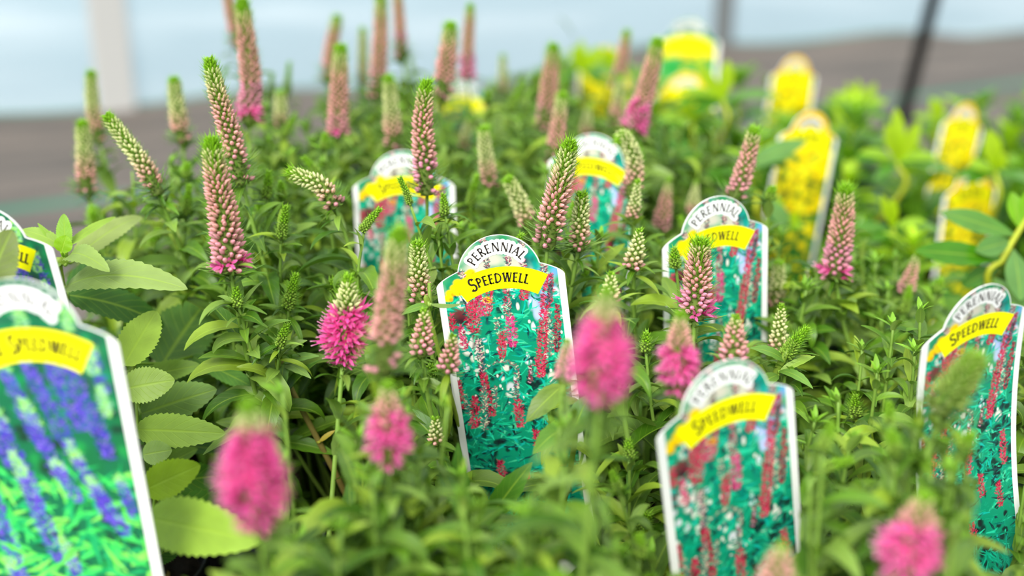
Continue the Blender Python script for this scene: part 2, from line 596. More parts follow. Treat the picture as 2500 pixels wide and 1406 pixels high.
# ------------------------------------------------------------------ leafy stems
LC = [lin(c) for c in ((82, 124, 22), (98, 136, 34), (62, 104, 16), (118, 150, 60), (84, 118, 38), (134, 162, 46))]
YC = [lin(c) for c in ((72, 128, 30), (60, 116, 36), (96, 148, 28))]
BRIGHT = lin((168, 204, 18))

def leafy_stem(plant, path, rg, kind='speedwell', r0=.0017, leaves_from=.25, tip_rosette=True, dense=1.0, brown=False, small_top=True, Lmax=.032, fade=None):
    """path: root to top. makes a `stem` part and its `leaves`."""
    cur = smooth_curve(path, 22)
    Ls = np.concatenate([[0], np.cumsum(np.linalg.norm(np.diff(cur, axis=0), axis=1))]); Lt = Ls[-1]
    T, A, B = frames(cur)
    sm = MB()
    t = Ls / Lt
    lo = lin((120, 92, 44)) if brown else lin((112, 132, 48)); hi = lin((120, 156, 60))
    if kind == 'yellow': lo, hi = lin((150, 150, 50)), lin((170, 186, 50))
    tube(sm, cur, r0 * (1 - .45 * t), 6, col=np.array([lo * (1 - x) + hi * x for x in t]))
    so = sm.build('stem', M['stem'], plant)
    lm = MB()
    inter = {'speedwell': .0115, 'yellow': .010, 'spike': .020}[kind] / dense
    h = Lt * leaves_from + rg.random() * inter; ph = rg.random() * 3.14
    lime = BRIGHT if rg.random() < .3 else lin((112, 160, 34))
    while h < Lt - .002:
        tt = h / Lt
        x = np.interp(h, Ls, np.arange(len(Ls))); i = int(min(x, len(Ls) - 2)); f = x - i
        c = cur[i] * (1 - f) + cur[i + 1] * f
        tg, a, b = T[i], A[i], B[i]
        left = (Lt - h)
        k = 2
        if kind == 'yellow': k = 3
        for j in range(k):
            p_ = ph + j * 2 * math.pi / k + rg.normal() * .2
            rad = math.cos(p_) * a + math.sin(p_) * b
            sd = np.cross(tg, rad)
            if kind == 'speedwell':
                L = min(Lmax, .009 + left * .62) * rg.uniform(.75, 1.2)
                W = L * rg.uniform(.21, .33) + .0007
                e = math.radians(rg.normal(42, 12) + (25 if left < .015 else 0) - 25 * (left > .07))
                bend = (rg.uniform(.4, 1.7) if rg.random() < .75 else rg.uniform(1.7, 3.0)) if left > .012 else rg.uniform(.1, .8)
                col = LC[rg.integers(len(LC))] * rg.uniform(.8, 1.15)
                prof = prof_lance; seg, th, fold = 10, 5, rg.uniform(.15, .55); tw = rg.normal() * .35
            elif kind == 'yellow':
                L = min(.055, .022 + left * .6) * rg.uniform(.8, 1.15)
                W = L * rg.uniform(.26, .34)
                e = math.radians(rg.normal(34, 12) + (30 if left < .02 else 0))
                bend = rg.uniform(.2, 1.0)
                q = np.clip(left / .05, 0, 1)
                col = (lime * (1 - q) + YC[rg.integers(3)] * q) * rg.uniform(.85, 1.15)
                prof = prof_obov; seg, th, fold = 9, 0, .2; tw = rg.normal() * .2
            else:
                L = min(.075, .03 + left * .6) * rg.uniform(.8, 1.15)
                W = L * rg.uniform(.34, .42)
                e = math.radians(rg.normal(35, 10) + (25 if left < .02 else 0))
                bend = rg.uniform(.4, 1.2)
                col = LC[rg.integers(len(LC))] * rg.uniform(.9, 1.3)
                prof = prof_ovate; seg, th, fold = 36, 12, .15; tw = rg.normal() * .2
            d0 = math.cos(e) * rad + math.sin(e) * tg
            # nv must be the upper side: towards tg
            sdv = sd
            if np.dot(np.cross(sdv, d0), tg) < 0: sdv = -sdv
            pts = leaf_pts(c, d0, sdv, L, bend)
            if blocked(pts): continue
            leaf(lm, c, d0, sdv, L, W, bend, fold=fold, seg=seg, teeth=th, prof=prof, col=col, twist=tw)
        ph += math.pi / 2 if k == 2 else 1.1
        step = inter * (1.0 if left > .04 else .62)
        h += step * rg.uniform(.8, 1.2)
    if tip_rosette:
        c = cur[-1]; tg = T[-1]; a = A[-1]; b = B[-1]
        for j in range(9):
            p_ = j * 2.4; rad = math.cos(p_) * a + math.sin(p_) * b
            e = math.radians(35 + j * 6)
            sc_ = {'speedwell': 1, 'yellow': 2.6, 'spike': 2.6}[kind]
            L = (.010 - .0007 * j) * sc_ * rg.uniform(.8, 1.2)
            d0 = math.cos(e) * rad + math.sin(e) * tg; sdv = np.cross(tg, rad)
            if np.dot(np.cross(sdv, d0), tg) < 0: sdv = -sdv
            if blocked(leaf_pts(c, d0, sdv, L, .3)): continue
            col = lin((122, 172, 44)) if kind != 'yellow' else lime
            leaf(lm, c - tg * .002, d0, sdv, L, L * .3, .3, fold=.3, seg=5, col=col * rg.uniform(.8, 1.2), prof=prof_obov if kind == 'yellow' else prof_lance)
    if not tip_rosette:      # whorl of narrow leaves just under the flower spike
        c = cur[-1]; tg = T[-1]; a = A[-1]; b = B[-1]
        for j in range(10):
            p_ = j * 2.4 + rg.random(); rad = math.cos(p_) * a + math.sin(p_) * b
            e = math.radians(rg.uniform(-5, 45)); L = rg.uniform(.010, .021)
            d0 = math.cos(e) * rad + math.sin(e) * tg; sdv = np.cross(tg, rad)
            if np.dot(np.cross(sdv, d0), tg) < 0: sdv = -sdv
            c0 = c - tg * (.001 + .0011 * j)
            if blocked(leaf_pts(c0, d0, sdv, L, .7)): continue
            leaf(lm, c0, d0, sdv, L, L * rg.uniform(.17, .24), rg.uniform(.3, 1.3), fold=.3, seg=7, col=LC[rg.integers(len(LC))] * rg.uniform(.85, 1.2))
    if lm.n:
        lo_ = lm.build('leaves', M['leaf'] if kind == 'speedwell' else M['gloss'] if kind == 'yellow' else M['bigleaf'], so)
        lo_['kind'] = 'stuff'
    return so

# ------------------------------------------------------------------ pots and plants
def pot(root, rg, R=.058, H=.155):
    mb = MB(); n = 40
    prof = [(R * .72, 0.0), (R * .93, H - .022), (R * .95, H - .022), (R * 1.0, H - .020), (R * 1.02, H), (R * .985, H + .0005), (R * .955, H - .004), (R * .9, SOIL - .012), (R * .70, .003), (0.0005, .003)]
    th = np.arange(n) * 2 * np.pi / n
    V = np.concatenate([np.stack([r * np.cos(th), r * np.sin(th), np.full(n, z)], 1) for r, z in prof])
    q = [(i * n + j, i * n + (j + 1) % n, (i + 1) * n + (j + 1) % n, (i + 1) * n + j) for i in range(len(prof) - 1) for j in range(n)]
    mb.add(V, q)
    mb.build('pot', M['pot'], root)
    mb = MB(); rings = 14
    V = [(0, 0, SOIL)]
    for i in range(1, rings + 1):
        r = R * .945 * i / rings
        for j in range(n):
            V.append((r * math.cos(th[j]), r * math.sin(th[j]), SOIL + rg.normal() * .0018 - .004 * (i / rings) ** 3))
    q = [(1 + i * n + j, 1 + (i + 1) * n + j, 1 + (i + 1) * n + (j + 1) % n, 1 + i * n + (j + 1) % n) for i in range(rings - 1) for j in range(n)]
    t = [(0, 1 + j, 1 + (j + 1) % n) for j in range(n)]
    mb.add(V, q, t)
    mb.build('soil', M['soil'], root)

class Plant:
    def __init__(s, key, x, y, label, kind='speedwell', fill=24, top=.335, group=None, R=.058, spread=.065):
        s.key, s.x, s.y, s.kind, s.fill, s.top, s.R, s.spread = key, x, y, kind, fill, top, R, spread
        nm = {'speedwell': 'potted_speedwell', 'yellow': 'potted_sundrops', 'spike': 'potted_spike_speedwell', 'shrub': 'potted_shrub'}[kind]
        s.root = thing(nm, (x, y, 0), label, 'potted plant', group)
        s.rg = np.random.default_rng(abs(hash(key)) % 1000 if False else sum(ord(c) * (i + 3) for i, c in enumerate(key)))
        pot(s.root, s.rg, R)
    def holder(s):
        return Shift(s)

# children are built in world coordinates and shifted to the plant's base
class Shift: pass
_build = MB.build
def build_rel(self, name, mat, parent=None, smooth=True, origin=None):
    if parent is not None and getattr(MB, 'world', False) and origin is None:
        r = parent
        while r.parent is not None: r = r.parent
        origin = np.array(r.location)
    return _build(self, name, mat, parent, smooth, origin)
MB.build = build_rel

exec_order = []
PL = {}
def P(key, *a, **k): PL[key] = Plant(key, *a, **k)

SPK = 'potted speedwells with pink flower spikes'
P('c', -.005, .635, 'speedwell pot in the centre, holding the sharp tag with the whole word SPEEDWELL', fill=30)
P('rm', .130, .715, 'speedwell pot right of centre behind the tag half hidden by a pink spike', fill=26)
P('fr', .098, .515, 'low speedwell pot behind the large blurred front tag', fill=22, top=.30)
P('far', .232, .575, 'speedwell pot at the right edge beside the bowed tag reading hybrid', fill=24, top=.315)
P('bl', -.095, .815, 'speedwell pot behind centre whose tag is half covered by a pale pink spike', fill=28, top=.35)
P('bc', .030, .830, 'speedwell pot behind the centre tag, its own tag between two curved green spikes', fill=28, top=.35)
P('l', -.112, .690, 'speedwell pot left of the centre tag with tall cream and pink spikes', fill=30, top=.345)
P('ll', -.215, .800, 'leftmost speedwell pot, with a bent green spike against the grey ground cloth', fill=24, top=.345)
P('f1', -.072, .455, 'front speedwell pot with the fluffy blurred pink spike nearest the blue flower tag', fill=22, top=.322)
P('f2', .035, .395, 'front speedwell pot with the large blurred pink spike beside the centre tag', fill=22, top=.325)
P('f3', .165, .405, 'front speedwell pot at the lower right corner with a blurred pale pink spike', fill=22, top=.322)
P('r', .255, .720, 'speedwell pot on the right with one slender pink spike above curling leaves', fill=26, top=.30)
P('b1', -.175, .950, 'back speedwell pot under the tall green tip spikes at the upper left', fill=22, top=.355)
P('b2', -.035, .960, 'back speedwell pot below the row of tall dusty pink spikes', fill=24, top=.36)
P('b3', .095, .960, 'back speedwell pot with the bright magenta spike beside the yellow tags', fill=24, top=.35)
P('b4', -.105, 1.085, 'rearmost left speedwell pot with faint pink spikes against the pale wall', fill=20, top=.36)
P('b5', .035, 1.10, 'rearmost middle speedwell pot behind the dusty pink spikes', fill=20, top=.35)
P('b6', -.040, 1.30, 'far speedwell pot with a blurred green and yellow tag', fill=16, top=.32)
P('s2', -.232, .630, 'broad leaved spike speedwell pot with toothed pale leaves in the left middle', kind='spike', fill=3, top=.33)
P('s1', -.195, .480, 'broad leaved spike speedwell pot under the large blue flower tag', kind='spike', fill=2, top=.28)
YG = 'potted sundrops with smooth bright green leaves'
P('y1', .250, 1.075, 'yellow tag plant behind the slender pink spike, large yellow tag in front', kind='yellow', fill=9, top=.32)
P('y2', .400, 1.075, 'smooth leaved plant at the right behind the tilted yellow tag with readable arch', kind='yellow', fill=9, top=.30)
P('y3', .440, 1.240, 'smooth leaved plant at the far right behind the leaning yellow tag', kind='yellow', fill=8, top=.32)
P('y4', .325, 1.400, 'smooth leaved plant at the back with yellow tag against the grey cloth', kind='yellow', fill=9, top=.36)
P('y5', .175, 1.270, 'bright lime topped plant in front of the tall green and yellow tag', kind='yellow', fill=11, top=.385)
P('y6', .100, 1.420, 'lime tipped plant behind the dusty spikes with half hidden yellow tag', kind='yellow', fill=10, top=.41)
P('y7', .300, .930, 'dark gapped smooth leaved plant between the slender pink spike and the yellow tags', kind='yellow', fill=7, top=.27)
P('y8', .385, .800, 'smooth leaved plant at the right edge with large oval leaves crossing the yellow tag', kind='yellow', fill=3, top=.24)
P('y9', .300, 1.225, 'smooth leaved plant between the two rows of yellow tags', kind='yellow', fill=8, top=.33)
P('z1', .660, 1.560, 'hazy pale green plant at the far right edge by the ground cloth', kind='yellow', fill=10, top=.36)
MB.world = True

# ------------------------------------------------------------------ protected zones from where the tags and the open ground show
zone([(1060, 700), (1112, 590), (1200, 565), (1300, 580), (1395, 680), (1400, 900), (1300, 960), (1290, 1125), (1200, 1185), (1112, 1060)], .66)
zone([(1640, 600), (1680, 490), (1830, 490), (1875, 590), (1872, 760), (1740, 800), (1640, 700)], .735)
zone([(1598, 1080), (1665, 960), (1780, 875), (1890, 930), (1960, 1000), (1965, 1320), (1900, 1406), (1610, 1406)], .56)
zone([(2270, 850), (2320, 700), (2450, 690), (2500, 780), (2500, 1200), (2440, 1406), (2380, 1406), (2400, 1100), (2380, 900)], .62)
zone([(860, 450), (910, 370), (1020, 360), (1112, 480), (1000, 550), (880, 560)], .85)
zone([(880, 560), (980, 545), (1010, 600), (960, 680), (890, 660)], .85)
zone([(1380, 420), (1390, 325), (1500, 325), (1520, 450), (1500, 520), (1420, 520)], .82)
zone([(1110, 192), (1180, 195), (1182, 285), (1120, 240)], 1.36)
zone([(-20, 690), (150, 680), (300, 780), (402, 1406), (-20, 1406)], .545)
zone([(-20, 520), (60, 560), (135, 640), (140, 720), (-20, 700)], .62)
zone([(1880, 380), (1900, 290), (1980, 270), (2055, 350), (2020, 500), (1890, 470)], 1.12)
zone([(1858, 210), (1900, 140), (1980, 140), (2002, 190), (1985, 270), (1880, 260)], 1.45)
zone([(2245, 400), (2300, 270), (2400, 255), (2410, 340), (2370, 400), (2260, 410)], 1.27)
zone([(2265, 540), (2300, 420), (2420, 400), (2450, 500), (2420, 560), (2330, 600)], 1.15)
zone([(1608, 230), (1620, 45), (1740, 40), (1760, 170), (1700, 240)], 1.42)
zone([(1390, 200), (1450, 110), (1520, 120), (1510, 220), (1420, 250)], 1.55)
zone([(1950, 640), (2020, 430), (2060, 350), (2060, 400), (1990, 650)], 1.12)
zone([(0, 330), (170, 330), (175, 440), (130, 530), (0, 560)], 9)
zone([(240, 330), (420, 330), (400, 400), (330, 420), (250, 390)], 9)
zone([(545, 1355), (640, 1355), (650, 1406), (400, 1406), (410, 1350)], 9)
zone([(710, 1090), (790, 1110), (850, 1220), (800, 1240), (725, 1180)], .9)
zone([(300, 770), (530, 780), (560, 1000), (560, 1100), (640, 1230), (640, 1360), (380, 1360)], .58)
zone([(678, 900), (708, 900), (790, 1060), (856, 1190), (822, 1200), (730, 1010)], .665)
zone([(180, 560), (470, 620), (470, 720), (200, 740)], .62)
zone([(2230, 590), (2500, 500), (2500, 720), (2400, 720)], .82)

# ------------------------------------------------------------------ flower spikes read off the photograph:
# (pixel path tip -> base), width in px, depth, kind, open share, pink share, plant
S = [
 ([(222, 172), (225, 250), (242, 345)], 42, .90, 'bud', 0, .3, 'll'),
 ([(200, 294), (207, 380), (212, 470)], 52, .82, 'bud', 0, .35, 'll'),
 ([(258, 278), (300, 335), (348, 400), (388, 475)], 54, .69, 'bud', 0, .25, 'll'),
 ([(424, 188), (432, 265), (446, 350)], 50, .84, 'bud', 0, .3, 'll'),
 ([(510, 140), (530, 225), (562, 330), (592, 450)], 64, .67, 'bud', 0, .75, 'l'),
 ([(590, -4), (602, 100), (612, 200), (606, 300)], 62, .80, 'bud', .12, 1.1, 'l'),
 ([(552, -50), (562, 20), (580, 110)], 36, .98, 'bud', 0, .9, 'b1'),
 ([(515, 335), (528, 430), (548, 540), (562, 665)], 88, .605, 'bud', .10, 1.0, 'l'),
 ([(825, 36), (810, 110), (800, 200)], 42, 1.06, 'bud', 0, .9, 'b4'),
 ([(832, 108), (828, 220), (824, 330)], 56, .85, 'bud', .05, .8, 'bl'),
 ([(885, 66), (886, 130), (885, 205)], 30, 1.1, 'bud', 0, .1, 'b4'),
 ([(930, -25), (928, 110), (918, 240)], 46, .95, 'bud', 0, .9, 'b2'),
 ([(968, -40), (975, 50), (980, 138)], 34, 1.02, 'bud', 0, 1.1, 'b2'),
 ([(1101, 55), (1092, 140), (1078, 238)], 58, .86, 'bud', 0, .8, 'b2'),
 ([(1149, 8), (1143, 100), (1138, 195)], 36, 1.0, 'bud', .3, 1.1, 'b5'),
 ([(948, 185), (956, 270), (960, 365)], 50, .86, 'bud', 0, .3, 'bl'),
 ([(1042, 196), (1032, 290), (1036, 380), (1044, 475)], 66, .685, 'bud', 0, 1.05, 'bl'),
 ([(1228, 133), (1227, 175), (1226, 220)], 24, 1.15, 'bud', 0, .1, 'b5'),
 ([(1352, 106), (1342, 200), (1332, 315)], 54, .93, 'bud', 0, .9, 'b3'),
 ([(1374, 226), (1362, 310), (1350, 400)], 48, .85, 'bud', 0, .75, 'bc'),
 ([(1531, 72), (1520, 140), (1503, 215)], 36, 1.06, 'bud', 0, .95, 'b3'),
 ([(1607, 94), (1588, 180), (1568, 250), (1545, 330)], 58, .86, 'bud', .33, 1.2, 'b3'),
 ([(1516, 183), (1508, 240), (1500, 312)], 34, .98, 'bud', 0, .4, 'b3'),
 ([(1437, 258), (1434, 290), (1430, 328)], 34, 1.0, 'cone', 0, .1, 'b3'),
 ([(1180, 308), (1186, 380), (1198, 455)], 46, .80, 'bud', 0, .25, 'bc'),
 ([(1238, 432), (1265, 485), (1300, 565)], 54, .74, 'bud', 0, .2, 'c'),
 ([(1393, 342), (1376, 420), (1352, 510), (1335, 605)], 76, .64, 'bud', 0, .7, 'c'),
 ([(1505, 350), (1520, 330), (1545, 375), (1550, 420), (1540, 480)], 52, .74, 'bud', 0, .3, 'rm'),
 ([(1558, 438), (1552, 485), (1545, 535)], 40, .71, 'cone', 0, .1, 'rm'),
 ([(1421, 468), (1417, 540), (1412, 612)], 54, .66, 'bud', 0, .3, 'c'),
 ([(1842, 310), (1832, 360), (1815, 420), (1790, 492)], 56, .73, 'bud', 0, 1.0, 'rm'),
 ([(1634, 433), (1624, 495), (1612, 565)], 50, .86, 'cone', 0, .8, 'rm'),
 ([(1700, 442), (1695, 480), (1690, 520)], 36, .88, 'cone', 0, .1, 'rm'),
 ([(1166, 428), (1155, 465), (1146, 505)], 34, .76, 'young', 0, 0, 'bc'),
 ([(975, 434), (990, 465), (1002, 500)], 26, .66, 'young', 0, 0, 'c'),
 ([(1562, 558), (1555, 605), (1545, 655)], 58, .665, 'cone', 0, .1, 'rm'),
 ([(1018, 588), (1022, 660), (1028, 742)], 58, .64, 'bud', 0, .35, 'c'),
 ([(1036, 752), (1033, 805), (1028, 868)], 66, .60, 'cone', 0, .9, 'c'),
 ([(1106, 814), (1100, 860), (1093, 908)], 60, .59, 'cone', 0, .9, 'c'),
 ([(852, 668), (846, 770), (836, 892)], 126, .60, 'bloom', .60, .5, 'f1'),
 ([(976, 556), (962, 670), (945, 790), (934, 910)], 86, .50, 'bud', 0, .8, 'f1'),
 ([(945, 930), (948, 1030), (952, 1142)], 124, .48, 'bloom', .64, 1.0, 'f1'),
 ([(606, 975), (615, 1120), (628, 1292)], 184, .425, 'bloom', .74, .7, 'f1'),
 ([(1482, 698), (1472, 840), (1464, 988)], 166, .43, 'bloom', .72, .8, 'f2'),
 ([(1662, 758), (1658, 860), (1654, 962)], 112, .52, 'bloom', .55, 1.1, 'fr'),
 ([(1712, 582), (1703, 680), (1695, 778)], 84, .63, 'bud', .18, 1.2, 'fr'),
 ([(1797, 768), (1794, 830), (1790, 885)], 84, .575, 'cone', 0, .9, 'fr'),
 ([(2066, 452), (2055, 560), (2036, 678)], 74, .72, 'bud', .10, 1.2, 'r'),
 ([(2240, 618), (2225, 668), (2205, 722)], 48, .80, 'cone', 0, .8, 'r'),
 ([(1902, 638), (1898, 690), (1890, 748)], 48, .76, 'bud', 0, .1, 'r'),
 ([(1908, 742), (1904, 800), (1898, 862)], 54, .67, 'cone', 0, .1, 'fr'),
 ([(1972, 800), (1945, 830), (1915, 872)], 62, .64, 'young', 0, 0, 'far'),
 ([(1646, 606), (1648, 630), (1650, 655)], 48, .66, 'young', 0, 0, 'rm'),
 ([(2388, 866), (2345, 930), (2290, 1005)], 104, .49, 'bud', 0, .05, 'f3'),
 ([(2262, 1200), (2230, 1310), (2200, 1425)], 168, .44, 'bloom', .62, 1.1, 'f3'),
 ([(1912, 1325), (1900, 1380), (1890, 1450)], 110, .43, 'cone', 0, .9, 'f3'),
 ([(656, 418), (654, 450), (650, 485)], 42, .70, 'young', 0, 0, 'l'),
 ([(698, 503), (692, 545), (684, 585)], 44, .67, 'young', 0, 0, 'l'),
 ([(722, 668), (712, 710), (700, 755)], 50, .66, 'young', 0, 0, 'l'),
 ([(703, 418), (735, 432), (785, 455), (822, 505)], 56, .67, 'bud', 0, .25, 'l'),
 ([(742, 384), (760, 405), (780, 430)], 34, .73, 'young', 0, 0, 'bl'),
 ([(707, 152), (703, 190), (698, 232)], 24, 1.02, 'young', 0, 0, 'b1'),
 ([(664, 178), (662, 200), (660, 225)], 20, 1.02, 'young', 0, 0, 'b1'),
 ([(684, 222), (686, 260), (688, 305)], 38, .93, 'bud', 0, .1, 'b1'),
 ([(722, 278), (708, 305), (692, 335)], 30, .90, 'young', 0, 0, 'b1'),
 ([(1386, 828), (1380, 875), (1374, 930)], 50, .53, 'cone', 0, .9, 'f2'),
 ([(1492, 665), (1490, 700), (1488, 740)], 56, .60, 'cone', 0, .2, 'fr'),
 ([(1082, 474), (1084, 498), (1086, 526)], 36, .67, 'young', 0, 0, 'c'),
 ([(928, 508), (905, 535), (882, 565)], 34, .66, 'young', 0, 0, 'c'),
 ([(462, 452), (458, 490), (455, 525)], 36, .73, 'young', 0, 0, 'll'),
 ([(1062, 1018), (1064, 1050), (1066, 1085)], 46, .61, 'cone', 0, .1, 'c'),
 ([(2088, 965), (2088, 990), (2090, 1018)], 50, .66, 'young', 0, 0, 'far'),
 ([(1578, 812), (1577, 835), (1575, 860)], 42, .62, 'young', 0, 0, 'fr'),
 ([(2222, 700), (2216, 730), (2208, 762)], 34, .77, 'young', 0, 0, 'r'),
 ([(2080, 1122), (2030, 1135), (1985, 1150)], 50, .53, 'young', 0, 0, 'f3'),
 ([(700, 232 + 560), (690, 820), (682, 850)], 40, .63, 'young', 0, 0, 'l'),
 ([(1276, 196), (1262, 230), (1245, 275)], 30, 1.0, 'young', 0, 0, 'b3'),
 ([(1150, 290), (1140, 320), (1130, 360)], 30, .93, 'bud', 0, .1, 'b2'),
 ([(512, 480), (516, 500), (520, 530)], 34, .72, 'young', 0, 0, 'll'),
 ([(575, 700), (577, 720), (580, 750)], 44, .62, 'young', 0, 0, 'l'),
 ([(1330, 500), (1326, 505), (1322, 520)], 20, .80, 'young', 0, 0, 'bc'),
]
KN = {'young': 'small unopened green spike', 'bloom': 'thick spike in fluffy pink bloom', 'cone': None, 'bud': None}
curves = []
for (path, w, d, kind, op, pk, key) in S:
    ys = [p[1] for p in path]; ym = sum(ys) / len(ys)
    pts = [at(x, y, d + .75 * (y - ym) / FPX * d * math.tan(PIT)) for x, y in path][::-1]
    curves.append((np.array(pts), w * d / FPX / 2 * (.85 if kind == 'young' else 1.0 if kind == 'bloom' else 1.12)))
    n = len(path)
    for a, b in zip(path[:-1], path[1:]):
        f = 1.0
        if (a, b) == (path[-2], path[-1]): b = (a[0] + (b[0] - a[0]) * .7, a[1] + (b[1] - a[1]) * .7)
        SEG.append((a[0], a[1], b[0], b[1], w * .5 + 3, d))
SEGA = np.array(SEG, float)

for idx, ((path, w, d, kind, op, pk, key), (pts, R)) in enumerate(zip(S, curves)):
    pl = PL[key]; rg = np.random.default_rng(100 + idx)
    make_spike(pl.root, pts, R, kind, op, pk, 500 + idx, bractzone=(.22 if kind == 'bud' and op == 0 else .05), lab=KN[kind])
    SKYON = False
    base = pts[0]; dirn = nrm(pts[1] - pts[0])
    ang = rg.random() * 6.28; rr = .03 * math.sqrt(rg.random())
    root = np.array([pl.x + rr * math.cos(ang), pl.y + rr * math.sin(ang), SOIL - .008])
    H = max(base[2] - root[2], .03)
    k1 = base - dirn * H * .45
    k1 = base * .55 + root * .45 + (k1 - (base * .55 + root * .45)) * .6
    tb = np.linspace(0, 1, 7)[:, None]
    bez = (1 - tb) ** 2 * root + 2 * tb * (1 - tb) * k1 + tb ** 2 * (base + dirn * .003)
    leafy_stem(pl.root, bez, rg, 'speedwell', r0=.0019 if kind != 'young' else .0014, leaves_from=.22, tip_rosette=False, dense=1.0, Lmax=.034 if d > .5 else .046)

SKYON = True
# ------------------------------------------------------------------ leafy shoots filling each plant
for key, pl in PL.items():
    rg = pl.rg
    made = 0; tries = 0
    while made < int(pl.fill * (1.45 if pl.kind == 'speedwell' else 1)) and tries < pl.fill * 6:
        tries += 1
        ang = rg.random() * 6.28; rr = pl.spread * math.sqrt(rg.random())
        if pl.kind == 'yellow': rr *= .9
        if pl.kind == 'spike': rr *= .7
        top = np.array([pl.x + rr * math.cos(ang) * 1.05, pl.y + rr * math.sin(ang) * 1.05, SOIL + (pl.top + (.012 if pl.kind == 'speedwell' else 0) - SOIL) * rg.uniform(.5, 1.0)])
        root = np.array([pl.x + rr * .4 * math.cos(ang), pl.y + rr * .4 * math.sin(ang), SOIL - .008])
        mid = (root + top) / 2 + np.array([math.cos(ang), math.sin(ang), 0]) * .008 + rg.normal(size=3) * .004
        if blocked(np.array([top, top * .75 + mid * .25])): continue
        kind = pl.kind
        so = leafy_stem(pl.root, [root, mid, top], rg, kind, r0={'speedwell': .0014, 'yellow': .0022, 'spike': .0024}[kind], leaves_from=.15,
                        tip_rosette=True, Lmax=.044 if key in ('f1', 'f2', 'f3') else .034)
        made += 1
        if kind == 'speedwell' and rg.random() < .30:
            L = rg.uniform(.006, .012)
            dv = nrm(top - mid + rg.normal(size=3) * .02)
            cpts = np.array([top, top + dv * L * .5, top + dv * L])
            if not blocked(cpts[-1:]):
                make_spike(pl.root, cpts, rg.uniform(.003, .0045), 'young', 0, 0, int(rg.integers(1e6)), lab=KN['young'])

# ------------------------------------------------------------------ single shoots and leaves that can be told apart in the photograph
def shoot(key, stem, leaves, d, kind='spike', w=.0022, brown=False, mat=None, root=None):
    """stem: pixel path top -> lower end (then down to the pot); leaves: (base px, tip px, width px, arch, depth, colour)"""
    pl = PL[key]; rg = np.random.default_rng(int(stem[0][0]) + 9)
    pts = [at(x, y, dd) for x, y, dd in stem][::-1]
    r = np.array([pl.x, pl.y, SOIL - .008]) + rg.normal(size=3) * np.array([.012, .012, 0]) if root is None else root
    if pts[0][2] > SOIL + .01: pts = [r] + pts
    cur = smooth_curve(pts, 26)
    sm = MB(); t = np.linspace(0, 1, 26)
    lo = lin((122, 98, 48)) if brown else lin((120, 140, 44)); hi = lin((120, 150, 48)) if not brown else lin((134, 128, 62))
    if kind == 'yellow': lo, hi = lin((150, 150, 30)), lin((176, 190, 40))
    tube(sm, cur, w * (1 - .3 * t), 8, col=np.array([lo * (1 - x) + hi * x for x in t]))
    so = sm.build('stem', M['stem'], pl.root)
    lm = MB()
    for lf_ in leaves:
        a, b, wd, arch, dd, col = lf_[:6]
        da, db = dd if isinstance(dd, tuple) else (dd, dd)
        A_, B_ = at(a[0], a[1], da), at(b[0], b[1], db)
        up = lf_[6] if len(lf_) > 6 else (0, -.55, .8)
        prof = {'spike': prof_ovate, 'yellow': prof_obov, 'speedwell': prof_lance}[kind]
        leaf_between(lm, A_, B_, wd * (da + db) / 2 / FPX, arch, up=up, prof=prof, seg=44 if kind == 'spike' else 14,
                     teeth=15 if kind == 'spike' else (6 if kind == 'speedwell' else 0), col=lin(col) * .80, fold=.12, wav=.015 if kind == 'spike' else 0)
        # leaf stalk back to the stem
        j = int(np.argmin(np.linalg.norm(cur - A_, axis=1)))
        if .001 < np.linalg.norm(cur[j] - A_) < .06:
            tube(lm, smooth_curve([cur[j], (cur[j] + A_) / 2 - np.array([0, 0, .002]), A_], 5), .0008, 5, col=lin(col) * 1.1)
    o = lm.build('leaves', M['bigleaf'] if kind == 'spike' else M['gloss'] if kind == 'yellow' else M['leaf'], so)
    o['kind'] = 'stuff'

LG = (148, 178, 78); MG = (112, 158, 62); DG = (62, 112, 34); BG = (160, 196, 56); OG = (118, 136, 66)
shoot('s2', [(158, 590, .66), (158, 640, .66), (155, 720, .665)], [
    ((160, 700), (462, 710), 95, .9, (.66, .62), (150, 176, 96)),
    ((165, 640), (272, 668), 62, 1.5, (.65, .62), (152, 180, 92)),
    ((160, 605), (156, 522), 40, .2, .66, (140, 188, 60), (0, -1, .1)),
    ((165, 600), (282, 530), 26, .4, (.66, .68), (150, 186, 70)),
    ((152, 600), (52, 562), 40, .7, (.66, .66), (150, 184, 80)),
    ((185, 630), (345, 530), 74, .5, (.68, .72), (160, 180, 100)),
    ((150, 612), (92, 545), 16, .3, .66, (140, 180, 60)),
    ((150, 615), (162, 575), 46, .2, .645, (136, 186, 10), (0, -1, .1)),
    ((140, 640), (100, 690), 50, .8, (.66, .64), (120, 160, 60)),
    ((165, 720), (400, 800), 90, .9, (.68, .70), DG),
    ((170, 700), (300, 640), 60, .8, (.69, .74), DG),
], .66)
